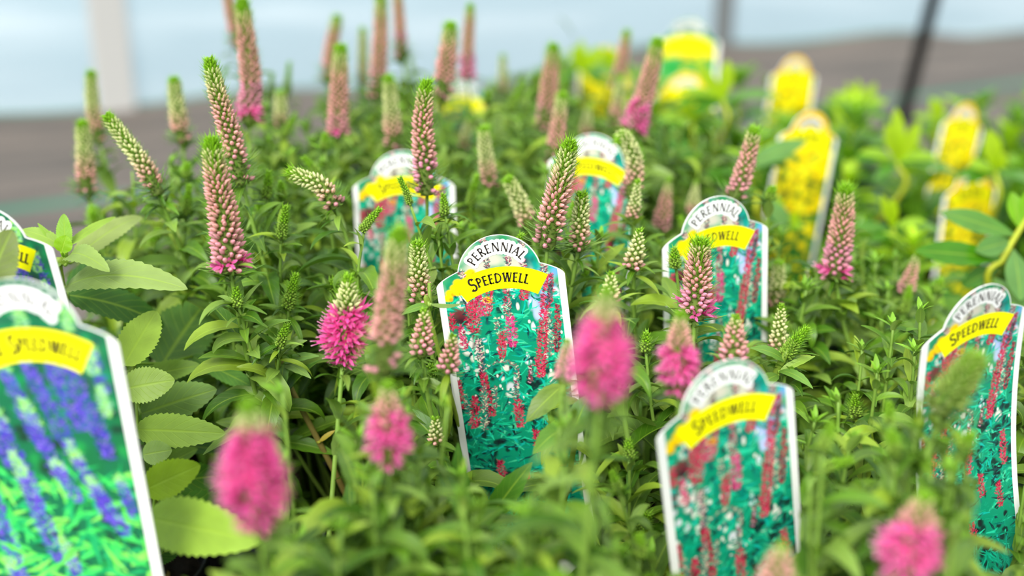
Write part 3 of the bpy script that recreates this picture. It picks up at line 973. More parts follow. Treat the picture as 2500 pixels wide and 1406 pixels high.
shoot('s2', [(322, 830, .68), (325, 900, .68), (330, 1010, .69)], [
    ((302, 892), (382, 760), 92, .25, (.635, .66), (158, 192, 70), (0, -1, .25)),
    ((395, 890), (500, 740), 150, .3, (.70, .73), (92, 136, 58), (0, -.9, .4)),
    ((300, 950), (427, 928), 88, .4, (.63, .63), (152, 182, 84), (0, -.9, .5)),
    ((345, 1010), (530, 950), 96, .4, (.67, .66), (128, 164, 84), (0, -.9, .5)),
    ((335, 1048), (552, 1058), 84, .5, (.64, .62), (150, 184, 76), (0, -.9, .5)),
    ((350, 920), (490, 892), 54, .4, (.68, .68), (134, 172, 66), (0, -.8, .6)),
    ((350, 1110), (420, 1098), 60, .4, .62, (140, 172, 88), (0, -.9, .5)),
    ((470, 870), (608, 940), 46, -.9, (.70, .66), (90, 140, 50), (0, -.9, .5)),
    ((400, 1090), (560, 1100), 40, .4, (.70, .70), DG),
    ((430, 960), (600, 900), 120, .4, (.76, .78), (66, 110, 44), (0, -.9, .4)),
], .66)
shoot('s1', [(345, 1150, .60), (350, 1230, .60), (352, 1330, .61)], [
    ((355, 1195), (490, 1135), 92, .4, (.60, .59), (160, 196, 40), (0, -.9, .5)),
    ((365, 1265), (640, 1322), 138, .5, (.57, .53), (156, 192, 66), (0, -.9, .6)),
    ((380, 1180), (545, 1160), 84, .4, (.66, .68), (78, 132, 36), (0, -.9, .5)),
    ((400, 1240), (590, 1235), 80, .4, (.66, .68), (84, 140, 44), (0, -.9, .5)),
    ((350, 1380), (440, 1330), 70, .4, (.66, .68), DG),
], .60)
shoot('s2', [(10, 560, .60), (-10, 640, .60)], [((-40, 720), (30, 560), 110, .3, (.565, .565), OG, (0, -1, .2))], .6)
# shoots around the centre tag
shoot('c', [(1048, 690, .63), (1050, 740, .63), (1056, 800, .635)], [
    ((1052, 742), (1136, 736), 22, -.5, (.625, .60), (134, 164, 84), (0, -.4, .9)),
    ((1040, 700), (1062, 650), 34, .3, (.66, .67), (150, 176, 90)),
    ((1050, 745), (980, 770), 24, .8, (.63, .62), MG),
], .63, kind='speedwell', w=.0013)
shoot('c', [(1395, 1030, .60), (1400, 1100, .61)], [
    ((1375, 940), (1285, 1030), 60, .6, (.60, .595), (108, 140, 40), (-.5, -.8, .2)),
    ((1390, 1040), (1300, 1110), 60, 1.0, (.60, .58), (92, 142, 40)),
    ((1398, 1060), (1440, 960), 60, .6, (.60, .6), (84, 134, 40)),
], .6, kind='speedwell', w=.0016)
shoot('c', [(1190, 1230, .61), (1195, 1300, .62)], [
    ((1195, 1265), (1300, 1128), 66, .5, (.60, .59), (76, 130, 30), (-.4, -.9, .3)),
    ((1120, 1330), (1118, 1080), 64, .4, (.58, .57), (78, 132, 36), (.1, -1, .2)),
    ((1190, 1290), (1120, 1150), 60, .7, (.62, .60), (118, 160, 50), (.5, -.8, .2)),
    ((1200, 1280), (1170, 1370), 30, .5, (.60, .58), DG),
], .6, kind='speedwell', w=.0017)
# the bare brown stem
shoot('l', [(686, 880, .655), (700, 925, .66), (740, 1005, .665), (790, 1100, .675), (836, 1190, .69), (880, 1290, .72)], [
    ((690, 890), (605, 905), 30, .8, (.655, .64), (120, 156, 76)), ((690, 885), (600, 862), 26, .7, (.66, .66), MG),
    ((692, 885), (780, 870), 28, .8, (.655, .65), MG), ((695, 890), (760, 925), 30, .9, (.655, .64), (126, 160, 78)),
    ((690, 880), (655, 820), 26, .5, .66, (132, 168, 70)), ((690, 880), (735, 815), 26, .5, .66, (132, 168, 80)),
    ((692, 888), (690, 960), 34, .9, (.655, .64), (100, 146, 60)), ((780, 1078), (820, 1050), 14, .4, .67, (190, 170, 60)),
    ((700, 925), (640, 980), 26, .9, (.66, .65), MG)], .66, kind='speedwell', w=.0019, brown=True)
# bright bent young shoot on the right
shoot('far', [(1955, 815, .64), (1915, 870, .64), (1893, 920, .645), (1890, 990, .65)], [
    ((1915, 880), (1830, 850), 34, .8, (.64, .63), MG), ((1905, 905), (1990, 870), 22, .5, .64, (150, 186, 70)),
    ((1900, 915), (1830, 960), 36, .9, (.64, .63), (110, 150, 60)), ((1903, 905), (1985, 950), 30, .9, (.64, .62), MG)], .64, kind='speedwell', w=.0024)
# smooth leaved plant at the right edge
YM = (82, 146, 34); YD = (104, 156, 74)
shoot('y8', [(2530, 500, .80), (2490, 560, .80), (2450, 630, .80), (2415, 720, .81)], [
    ((2482, 575), (2296, 518), 54, .3, (.80, .80), (100, 156, 60), (0, -.8, .5)),
    ((2450, 632), (2234, 612), 62, .2, (.80, .79), (76, 144, 14), (0, -.8, .6)),
    ((2468, 588), (2380, 612), 52, .3, (.80, .79), YD, (0, -.9, .4)),
    ((2475, 610), (2490, 735), 70, .3, (.80, .78), YD, (0, -1, .1)),
    ((2490, 560), (2470, 468), 40, .1, .80, (130, 190, 20), (0, -1, .1)),
    ((2500, 550), (2530, 455), 60, .1, .80, (130, 190, 20), (0, -1, .1)),
    ((2440, 650), (2350, 700), 50, .3, (.81, .82), YM),
    ((2430, 680), (2500, 760), 60, .3, (.81, .79), YD)], .8, kind='yellow', w=.0023)
LB = (172, 206, 22); L2 = (150, 196, 30)
def rosette(key, x, y, d, sz, lean=0):
    """bright erect young growth at a shoot tip"""
    lv = []; rgz = np.random.default_rng(int(x) + 3)
    for (dx, dy, w, c) in ((0, -1.0, .34, LB), (-.45, -.85, .32, LB), (.5, -.8, .32, LB), (-.95, -.25, .34, L2), (1.0, -.2, .34, L2), (-.7, .35, .32, YM), (.75, .4, .32, YM), (-1.1, .15, .3, YM), (1.15, .2, .3, YD)):
        dx += rgz.normal() * .16; dy += rgz.normal() * .14; w *= rgz.uniform(.8, 1.35)
        if rgz.random() < .15: continue
        lv.append(((x, y + rgz.normal() * 4), (x + dx * sz, y + dy * sz), w * sz, .4 if dy < -.5 else .8, (d, d - .01), c, (0, -1, .15) if dy < -.5 else (0, -.5, .8)))
    shoot(key, [(x, y, d), (x - lean, y + sz * .9, d + .01)], lv, d, kind='yellow', w=.0024)
rosette('y5', 1765, 245, 1.14, 95)
rosette('y5', 1690, 300, 1.16, 80)
rosette('y6', 1420, 175, 1.32, 75)
rosette('y6', 1485, 165, 1.36, 60)
rosette('y4', 2100, 265, 1.28, 72, 30)
rosette('y1', 2190, 395, 1.06, 100)
rosette('y1', 2070, 340, 1.16, 70)
rosette('y2', 2430, 420, 1.02, 100)
rosette('y3', 2290, 300, 1.26, 62)
rosette('y1', 1840, 400, 1.0, 90)
rosette('y9', 1900, 560, 1.0, 80)
rosette('y7', 2180, 560, .95, 85)
shoot('y6', [(1420, 180, 1.36), (1425, 230, 1.37)], [((1425, 170), (1360, 40), 26, .5, (1.36, 1.42), (96, 150, 80), (.9, -.3, .2))], 1.3, kind='yellow')
shoot('y1', [(1850, 470, .98), (1852, 540, .98)], [((1710, 430), (1600, 285), 46, .4, (.98, .98), YM), ((1800, 420), (1970, 345), 56, .4, (.98, .97), YD), ((1860, 480), (1925, 560), 50, .5, .97, YD), ((1840, 470), (1720, 420), 50, .4, .98, YM)], 1, kind='yellow')
MB.world = False

# ------------------------------------------------------------------ lettering for the printed tags (strokes with flared ends)
def arc(cx, cy, rx, ry, a0, a1, n=9):
    return [(cx + rx * math.cos(math.radians(a0 + (a1 - a0) * i / (n - 1))), cy + ry * math.sin(math.radians(a0 + (a1 - a0) * i / (n - 1)))) for i in range(n)]
GL = {  # width, strokes [(points, weight, flare)]
 'P': (.52, [([(.08, 0), (.08, 1)], 1), ([(.08, .98)] + arc(.22, .74, .24, .24, 90, -90) + [(.08, .5)], .8)]),
 'E': (.50, [([(.08, 0), (.08, 1)], 1), ([(.08, .97), (.46, .97)], .65), ([(.08, .52), (.40, .52)], .6), ([(.08, .03), (.48, .03)], .7)]),
 'R': (.58, [([(.08, 0), (.08, 1)], 1), ([(.08, .98)] + arc(.22, .75, .22, .23, 90, -90) + [(.08, .52)], .8), ([(.22, .52), (.56, 0)], .95)]),
 'N': (.74, [([(.08, 0), (.08, 1)], .65), ([(.08, 1), (.66, 0)], 1.1), ([(.66, 0), (.66, 1)], .65)]),
 'I': (.22, [([(.11, 0), (.11, 1)], 1)]),
 'A': (.68, [([(.02, 0), (.33, 1)], .65), ([(.33, 1), (.66, 0)], 1.05), ([(.14, .34), (.54, .34)], .55)]),
 'L': (.46, [([(.08, 0), (.08, 1)], 1), ([(.08, .03), (.46, .03)], .7)]),
 'S': (.52, [(arc(.27, .74, .20, .24, 25, 270, 10)[:-1] + arc(.25, .26, .22, .25, 90, -155, 10), .95)]),
 'D': (.70, [([(.08, 0), (.08, 1)], 1), ([(.08, .97)] + arc(.20, .5, .44, .47, 90, -90, 13) + [(.08, .03)], .8)]),
 'W': (.94, [([(.02, 1), (.26, 0)], 1.05), ([(.26, 0), (.47, 1)], .65), ([(.47, 1), (.70, 0)], 1.05), ([(.70, 0), (.92, 1)], .65)]),
 'K': (.58, [([(.08, 0), (.08, 1)], 1), ([(.08, .45), (.50, 1)], .65), ([(.20, .58), (.58, 0)], 1)]),
 'U': (.66, [([(.08, 1), (.08, .3)] + arc(.33, .28, .25, .27, 180, 360, 9) + [(.58, 1)], .85)]),
 'O': (.76, [(arc(.38, .5, .33, .48, 0, 360, 20), .9)]),
 ' ': (.3, []),
}
def ribbon(mb, pts, w, z, flare=0.25, round_=False):
    """flat stroke of half-width w through 2-D points (already placed, in metres); z is the offset towards the viewer"""
    p = np.array(pts, float)
    ribbon.k += 1; z = z + (ribbon.k % 60) * 5e-7
    t = np.gradient(p, axis=0); t /= np.linalg.norm(t, axis=1)[:, None] + 1e-12
    nn = np.stack([-t[:, 1], t[:, 0]], 1)
    ws = np.full(len(p), w)
    if flare and not round_:
        # subdivide ends for flares
        pass
    a = p + nn * ws[:, None]; b = p - nn * ws[:, None]
    V = np.concatenate([a, b]); n = len(p)
    V3 = np.stack([V[:, 0], np.full(2 * n, -z), V[:, 1]], 1)
    mb.add(V3, [(i, i + 1, n + i + 1, n + i) for i in range(n - 1)])
    if round_:
        for c in p:
            k = 12; ribbon.k += 1; z = z + 1e-7
            th = np.arange(k) * 2 * np.pi / k
            D = np.stack([c[0] + w * np.cos(th), np.full(k, -z), c[1] + w * np.sin(th)], 1)
            D = np.vstack([[c[0], -z, c[1]], D])
            mb.add(D, None, [(0, 1 + (i + 1) % k, 1 + i) for i in range(k)])
    elif flare:
        for e, s_ in ((0, 1), (-1, -1)):
            c = p[e]; tt = t[e] * s_; n2 = nn[e]
            q = np.array([c - n2 * w * 1.7, c + n2 * w * 1.7, c + n2 * w + tt * w * 2.2, c - n2 * w + tt * w * 2.2])
            mb.add(np.stack([q[:, 0], np.full(4, -z), q[:, 1]], 1), [(0, 1, 2, 3)])

ribbon.k = 0
def arc_text(text, cy, r, a_mid, h, sx, wgt, gap, mbs, big_first=1.0, outline=None):
    """letters on an arc of radius r about (0, cy); h letter height; returns nothing. mbs=(ink mesh, outline mesh)"""
    adv = []
    for i, ch in enumerate(text):
        hh = h * (big_first if (i == 0 or text[i - 1] == ' ') else 1)
        adv.append(GL[ch][0] * hh * sx + gap)
    tot = sum(adv) - gap
    x = -tot / 2
    for ch, ad, i in zip(text, adv, range(len(text))):
        hh = h * (big_first if (i == 0 or text[i - 1] == ' ') else 1)
        wch = GL[ch][0] * hh * sx
        th = math.radians(a_mid) - (x + wch / 2) / r
        cx, cyy = r * math.cos(th), cy + r * math.sin(th)
        ux, uy = math.sin(th), -math.cos(th)
        vx, vy = math.cos(th), math.sin(th)
        for pts, wt in GL[ch][1]:
            P2 = []
            for (gx, gy) in pts:
                lx = gx * hh * sx - wch / 2; ly = gy * hh - (hh - h) * .35
                P2.append((cx + ux * lx + vx * ly, cyy + uy * lx + vy * ly))
            if len(P2) == 2:
                P2 = [tuple(np.array(P2[0]) * (1 - k / 4) + np.array(P2[1]) * k / 4) for k in range(5)]
            ribbon(mbs[0], P2, wgt * wt * (hh / h) ** .6 / 2, .00030)
            if outline: ribbon(mbs[1], P2, outline, .00023, round_=True)
        x += ad

# ------------------------------------------------------------------ printed pictures (painted as the print's own pigment)
W_TAG = .064
RC = .327
def hw(y):
    """half width of the card at height y, in card widths; y = 0 at the centre of the round top"""
    y = np.asarray(y, float)
    a = np.sqrt(np.clip(RC ** 2 - y ** 2, 0, 1))
    q = np.clip((.065 - y) / .115, 0, 1)
    b = .3205 + .1795 * (1 - (1 - q) ** 1.7)
    c = np.where(y > .065, a, b)
    c = np.where(y < -2.46, .5 - .30 * np.clip((-2.46 - y) / .32, 0, 1) ** 1.1, c)
    c = np.where(y < -2.78, .20 - .07 * np.clip((-2.78 - y) / .1, 0, 1), c)
    c = np.where(y < -3.5, .13 * np.clip((3.95 + y) / .45, 0.02, 1), c)
    return c

class Canvas:
    def __init__(s, w=260, y0=.33, y1=-2.42, bg=(0, 140, 110)):
        s.w = w; s.y0, s.y1 = y0, y1
        s.h = int(w * (y0 - y1))
        s.img = np.zeros((s.h, s.w, 3)) + lin(bg)
        s.X = -.5 + (np.arange(s.w) + .5) / s.w
        s.Y = y0 - (np.arange(s.h) + .5) / s.w
    def win(s, x0, x1, y0, y1):
        i0 = int(max(0, (s.y0 - y1) * s.w - 1)); i1 = int(min(s.h, (s.y0 - y0) * s.w + 2))
        j0 = int(max(0, (x0 + .5) * s.w - 1)); j1 = int(min(s.w, (x1 + .5) * s.w + 2))
        if i1 <= i0 or j1 <= j0: return None
        return slice(i0, i1), slice(j0, j1)
    def blob(s, x, y, rx, ry, c, soft=.5, a=1.0):
        k = s.win(x - rx, x + rx, y - ry, y + ry)
        if not k: return
        X, Y = np.meshgrid(s.X[k[1]], s.Y[k[0]])
        r = np.sqrt(((X - x) / rx) ** 2 + ((Y - y) / ry) ** 2)
        m = np.clip((1 - r) / max(soft, .02), 0, 1)[..., None] * a
        s.img[k] = s.img[k] * (1 - m) + lin(c) * m
    def line(s, x0, y0, x1, y1, w0, w1, c, a=1.0):
        wm = max(w0, w1)
        k = s.win(min(x0, x1) - wm, max(x0, x1) + wm, min(y0, y1) - wm, max(y0, y1) + wm)
        if not k: return
        X, Y = np.meshgrid(s.X[k[1]], s.Y[k[0]])
        dx, dy = x1 - x0, y1 - y0
        t = np.clip(((X - x0) * dx + (Y - y0) * dy) / (dx * dx + dy * dy + 1e-9), 0, 1)
        d = np.hypot(X - x0 - t * dx, Y - y0 - t * dy)
        w = w0 * (1 - t) + w1 * t
        m = np.clip((w - d) * s.w + .5, 0, 1)[..., None] * a
        s.img[k] = s.img[k] * (1 - m) + lin(c) * m
    def leafb(s, x, y, ang, L, w, c, rg):
        x1, y1 = x + L * math.cos(ang), y + L * math.sin(ang)
        xm, ym = (x + x1) / 2 + rg.normal() * L * .08, (y + y1) / 2 + rg.normal() * L * .08
        s.line(x, y, xm, ym, w * .35, w, c); s.line(xm, ym, x1, y1, w, .001, c)
        s.line(x, y, xm, ym, w * .12, w * .15, tuple(min(255, q + 50) for q in c), .6)
    def spike(s, pts, w, cols, rg, dens=1.0, fuzz=1.0, taper=.35):
        pts = np.array(pts, float)
        L = np.concatenate([[0], np.cumsum(np.hypot(*np.diff(pts, axis=0).T))]); n = int(L[-1] * w * 17000 * dens) + 20
        for i in range(n):
            t = rg.random(); h = t * L[-1]
            x = np.interp(h, L, pts[:, 0]); y = np.interp(h, L, pts[:, 1])
            ww = w * (taper + (1 - taper) * min(1, t * 2.2)) * (1 if t < .88 else .65) * rg.uniform(.6, 1.15)
            off = rg.uniform(-1, 1) * ww
            c = cols[rg.integers(len(cols))]
            f = .020 * fuzz
            s.line(x + off, y, x + off + np.sign(off) * f * rg.random() + rg.normal() * .003, y + rg.uniform(-.3, 1) * f, .0035, .0022, c)

def Lp(px, py):
    """position on the centre tag's print"""
    x, y = px - 1220, -(py - 672); a = math.radians(-7)
    return ((x * math.cos(a) - y * math.sin(a)) / 318, (x * math.sin(a) + y * math.cos(a)) / 318 * 1.04)

def art_red():
    rg = np.random.default_rng(3); c = Canvas(bg=(10, 150, 112))
    TE = [(0, 168, 130), (12, 190, 140), (0, 142, 118), (30, 205, 160), (0, 120, 104), (60, 200, 150), (0, 178, 158)]
    for i in range(260):
        c.blob(rg.uniform(-.5, .5), rg.uniform(-.1, .33), rg.uniform(.04, .12), rg.uniform(.03, .09), [(0, 170, 100), (20, 150, 110), (40, 185, 120), (200, 205, 180), (0, 160, 140), (20, 130, 80)][rg.integers(6)], .9, .7)
    for i in range(26): c.blob(rg.uniform(-.22, .2), rg.uniform(.0, .15), .09, .06, (214, 208, 190), .9, .7)
    for i in range(12): c.blob(rg.uniform(.18, .3), rg.uniform(.02, .15), .04, .05, [(30, 60, 70), (0, 160, 150)][i % 2], .9, .8)
    for i in range(16): c.blob(rg.uniform(.28, .44), rg.uniform(-.15, .04), .05, .05, [(120, 170, 235), (20, 180, 160)][i % 2], .9, .7)
    # leafy body with dark gaps and white patches
    for i in range(60): c.blob(rg.uniform(-.45, .45), rg.uniform(-1.0, -.1), rg.uniform(.015, .045), rg.uniform(.02, .06), [(235, 232, 220), (222, 226, 232), (20, 60, 60), (0, 110, 100)][rg.integers(4)], .4, .95)
    for i in range(230): c.blob(rg.uniform(-.5, .5), rg.uniform(-2.42, -.8), rg.uniform(.015, .05), rg.uniform(.02, .06), (18, 28, 36), .5, .9)
    for i in range(20): c.blob(rg.uniform(-.44, -.2), rg.uniform(-.55, -.25), .07, .06, [(64, 34, 44), (120, 40, 52), (92, 60, 70)][i % 3], .8, .8)
    for i in range(7): c.blob(rg.uniform(-.38, -.24), rg.uniform(-.62, -.45), .05, .07, (235, 232, 222), .4)
    for i in range(10): c.blob(rg.uniform(.22, .36), rg.uniform(-.36, -.2), .05, .07, [(150, 180, 240), (190, 205, 245)][i % 2], .6, .9)
    for i in range(1300):
        y = rg.uniform(-2.42, -.12); k = TE[rg.integers(len(TE))]
        if y < -1.5 and rg.random() < .5: k = (0, 150, 110)
        if y > -.9 and rg.random() < .15: continue
        if rg.random() < .16: k = (10, 60, 62)
        c.leafb(rg.uniform(-.5, .5), y, rg.uniform(-.4, 3.6), rg.uniform(.03, .15), rg.uniform(.004, .013), k, rg)
        if y > -1.1 and rg.random() < .04: c.blob(rg.uniform(-.45, .45), y, .012, .018, (240, 238, 228), .4)
    for i in range(8): c.blob(rg.uniform(-.45, .45), rg.uniform(-1.0, -.3), rg.uniform(.006, .016), rg.uniform(.008, .02), (240, 236, 226), .3)
    # yellow blossoms at the left shoulder and below the banner
    for (x, y) in ((-.33, -.02), (-.30, -.05), (-.36, -.06), (-.26, .03), (-.22, .05), (-.4, -.1), (-.34, -.1), (-.12, -.19), (-.42, -.14)):
        c.blob(x, y, .045, .035, (250, 215, 10), .35); c.blob(x + .02, y - .015, .02, .02, (235, 150, 10), .5, .7)
    RD = [(206, 30, 78), (222, 44, 92), (178, 22, 62), (232, 70, 110), (196, 28, 60), (120, 16, 44)]
    PK = [(222, 30, 130), (205, 40, 100), (240, 90, 160), (160, 20, 80)]
    DT = [(150, 40, 70), (40, 70, 80), (230, 160, 180), (30, 110, 100), (90, 30, 60), (240, 235, 200)]
    GD = [(60, 170, 130), (235, 225, 190), (30, 110, 100), (150, 60, 90), (20, 150, 130)]
    sp = lambda l, w, cols, **k: c.spike([Lp(*p) for p in l], w / 318 / 2, cols, rg, **k)
    for a_, b_ in (((1185, 620), (1191, 655)), ((1240, 612), (1242, 648)), ((1278, 635), (1278, 652)), ((1180, 575), (1178, 592)), ((1272, 578), (1276, 605)), ((1122, 660), (1132, 684)), ((1326, 642), (1330, 675))):
        sp([a_, b_], 11, DT, dens=2, taper=.8)
    sp([(1344, 668), (1336, 720), (1330, 770)], 28, RD + DT[:2], dens=1.2)
    sp([(1330, 760), (1326, 840), (1322, 935)], 30, RD, dens=1.1, taper=.6)
    sp([(1345, 690), (1342, 740)], 12, [(30, 40, 50), (90, 60, 80), (60, 110, 100)], dens=1.5)
    sp([(1345, 760), (1346, 800), (1344, 880)], 12, GD, dens=1.2)
    sp([(1362, 745), (1363, 800), (1362, 868)], 16, [(150, 20, 60), (200, 40, 70), (60, 20, 50)], dens=1.2)
    sp([(1149, 736), (1152, 780), (1157, 818)], 30, RD, taper=.8)
    sp([(1166, 722), (1170, 745), (1173, 775)], 22, RD + PK, taper=.8)
    sp([(1192, 712), (1192, 740), (1190, 775)], 20, RD + DT[:3], taper=.9)
    sp([(1236, 705), (1240, 760), (1246, 790)], 16, DT + RD[:2], taper=.8)
    sp([(1244, 775), (1248, 815), (1252, 855)], 24, PK, taper=.8)
    sp([(1279, 707), (1279, 735)], 22, RD, taper=1)
    sp([(1224, 815), (1225, 850), (1226, 885)], 20, RD, taper=.4)
    sp([(1166, 835), (1170, 890), (1176, 930)], 14, DT, dens=1.3, taper=.7)
    sp([(1176, 925), (1184, 975), (1199, 1040)], 24, RD, taper=.6)
    sp([(1155, 985), (1154, 1030), (1153, 1072)], 26, RD, taper=.4)
    sp([(1176, 958), (1178, 1010), (1180, 1078)], 16, GD, dens=1.5, taper=.4)
    sp([(1182, 913), (1200, 900), (1223, 893), (1248, 898), (1263, 917), (1262, 950)], 9, GD, dens=2, taper=.9)
    sp([(1262, 945), (1260, 980), (1262, 1000)], 12, GD + DT, dens=1.5, taper=.9)
    sp([(1262, 995), (1266, 1030), (1271, 1070)], 22, RD, taper=.7)
    sp([(1205, 960), (1208, 1000), (1206, 1020)], 10, GD, dens=1.4)
    sp([(1100, 770), (1104, 815)], 14, RD); sp([(1113, 945), (1122, 1018)], 16, RD); sp([(1134, 980), (1138, 1040)], 10, GD, dens=1.5)
    sp([(1298, 900), (1296, 950)], 9, DT, dens=1.5); sp([(1212, 780), (1216, 820)], 12, GD, dens=1.3); sp([(1120, 800), (1135, 860)], 16, RD + PK)
    for (x, y, l) in ((.12, -1.55, .2), (-.2, -1.75, .16), (.3, -1.7, .22), (.0, -1.85, .12), (.36, -1.35, .3)):
        c.spike([(x, y + l), (x + .01, y)], .03, RD, rg, taper=.5)
    # pale blue-white mounds and dark soil at the foot
    for i in range(26): c.blob(rg.uniform(-.4, .4), rg.uniform(-2.42, -2.2), .07, .05, (30, 26, 34), .6, .9)
    for i in range(620):
        side = rg.random() < .6
        x, y = (rg.uniform(.08, .44), -2.36) if side else (rg.uniform(-.44, -.18), -2.34)
        top = -2.36 + (.34 * (x - .05) if side else .16 * (-x - .15))
        y = rg.uniform(-2.42, top)
        c.blob(x, y, .014, .012, [(170, 210, 220), (205, 226, 232), (130, 178, 195), (90, 140, 160)][rg.integers(4)], .5)
    for i in range(60): c.leafb(rg.uniform(-.3, .35), rg.uniform(-2.3, -2.1), rg.uniform(.2, 3), rg.uniform(.08, .15), .012, (0, 180, 140), rg)
    return c

def art_violet():
    rg = np.random.default_rng(5); c = Canvas(w=200, bg=(20, 110, 70))
    for i in range(200): c.blob(rg.uniform(-.5, .5), rg.uniform(-.4, .33), rg.uniform(.04, .1), rg.uniform(.03, .08), [(20, 150, 80), (30, 90, 70), (50, 70, 80), (20, 170, 90), (10, 120, 70)][rg.integers(5)], .9, .6)
    for i in range(220): c.blob(rg.uniform(-.5, .5), rg.uniform(-2.42, -.4), rg.uniform(.03, .07), rg.uniform(.03, .07), [(20, 40, 34), (30, 150, 70), (20, 110, 60)][rg.integers(3)], .7, .8)
    GR = [(60, 205, 90), (96, 220, 84), (34, 180, 92), (130, 230, 90), (20, 160, 90)]
    for i in range(560):
        c.leafb(rg.uniform(-.5, .5), rg.uniform(-2.42, -.75), rg.uniform(-.5, 3.6), rg.uniform(.07, .2), rg.uniform(.008, .018), GR[rg.integers(5)], rg)
    V = [(74, 52, 178), (104, 76, 206), (44, 30, 136), (54, 60, 190), (136, 112, 216), (84, 60, 190)]
    Gt = [(140, 225, 90), (170, 235, 110), (120, 200, 130), (160, 200, 180)]
    def sp(x0, y0, x1, y1, w, g=.35):
        xm, ym = x0 + (x1 - x0) * g, y0 + (y1 - y0) * g
        c.spike([(x0, y0), (xm, ym)], w * .8, Gt, rg, taper=.3, dens=.9)
        mx, my = x0 + (x1 - x0) * (g * .6), y0 + (y1 - y0) * (g * .6)
        c.spike([(mx, my), (x1, y1)], w * .95, V, rg, taper=.6, dens=.9)
    for (a, b, d_, e, w, g) in ((-.46, -.15, -.38, -.78, .05, .1), (-.34, -.1, -.22, -.7, .045, .05), (-.15, -.12, -.02, -.6, .045, .1), (-.02, -.1, .14, -.62, .05, .05),
                             (.10, -.08, .22, -.5, .05, .05), (.2, -.1, .34, -.66, .05, .1), (-.26, -.3, -.1, -.95, .05, .3), (-.08, -.3, .06, -.8, .045, .35), (.34, -.02, .38, -.3, .035, .3),
                             (-.44, -.4, -.3, -1.35, .055, .25), (-.2, -.6, -.06, -1.25, .05, .4), (.12, -.55, .28, -1.02, .045, .35), (.02, -.65, .12, -.9, .035, .3),
                             (.2, -.75, .34, -1.1, .045, .3), (-.36, -1.2, -.22, -1.7, .05, .3), (-.02, -1.1, .06, -1.5, .045, .5), (.36, -.75, .41, -1.0, .03, .3)):
        sp(a, b, d_, e, w, g)
    for (x, y) in ((-.2, .12), (0.0, .1), (.25, .12), (.33, -.12), (.36, -.35), (-.3, .05)):
        c.spike([(x, y + .1), (x + .01, y - .08)], .03, Gt, rg, taper=.2, dens=1.2)
    for i in range(150):
        c.leafb(rg.uniform(-.5, .5), rg.uniform(-2.42, -1.2), rg.uniform(-.5, 3.6), rg.uniform(.1, .22), rg.uniform(.012, .024), GR[rg.integers(5)], rg)
    return c

def art_yellow(green_top=False):
    rg = np.random.default_rng(8); c = Canvas(w=120, bg=(40, 110, 30))
    Y = [(255, 236, 0), (252, 224, 0), (255, 244, 30), (248, 208, 0), (255, 232, 0)]
    for i in range(520):
        y = rg.uniform(-2.42, .33)
        if y < -1.0 and rg.random() < .55: c.leafb(rg.uniform(-.5, .5), y, rg.uniform(0, 3.1), .16, .02, [(60, 140, 40), (30, 100, 30)][rg.integers(2)], rg)
        x = rg.uniform(-.5, .5)
        if y > -1.0 or rg.random() < .22:
            r = rg.uniform(.04, .085)
            c.blob(x, y, r, r * .8, Y[rg.integers(5)], .25)
            if y < -.45: c.blob(x, y - r * .7, r * .5, r * .25, (170, 130, 0), .6, .6)
    for i in range(60): c.blob(rg.uniform(-.4, .4), rg.uniform(-1.0, -.4), .022, .03, (60, 90, 10), .6, .8)
    for i in range(90): c.blob(rg.uniform(-.34, .34), rg.uniform(-.22, .33), .09, .07, (255, 226, 0), .6, .8)
    if green_top:
        for i in range(160): c.blob(rg.uniform(-.5, .5), rg.uniform(-.02, .33), .09, .07, [(30, 130, 100), (70, 150, 120), (30, 110, 80)][rg.integers(3)], .6, .7)
        for i in range(140): c.blob(rg.uniform(-.5, .5), rg.uniform(-1.1, -.3), .09, .07, [(0, 170, 60), (20, 150, 70), (90, 180, 100)][rg.integers(3)], .5, .9)
        for (x, y) in ((.3, -.85), (.22, -.95), (-.35, -.95), (.36, -1.0), (-.3, -1.1), (.0, -1.15)): c.blob(x, y, .16, .13, (255, 226, 0), .3)
    return c

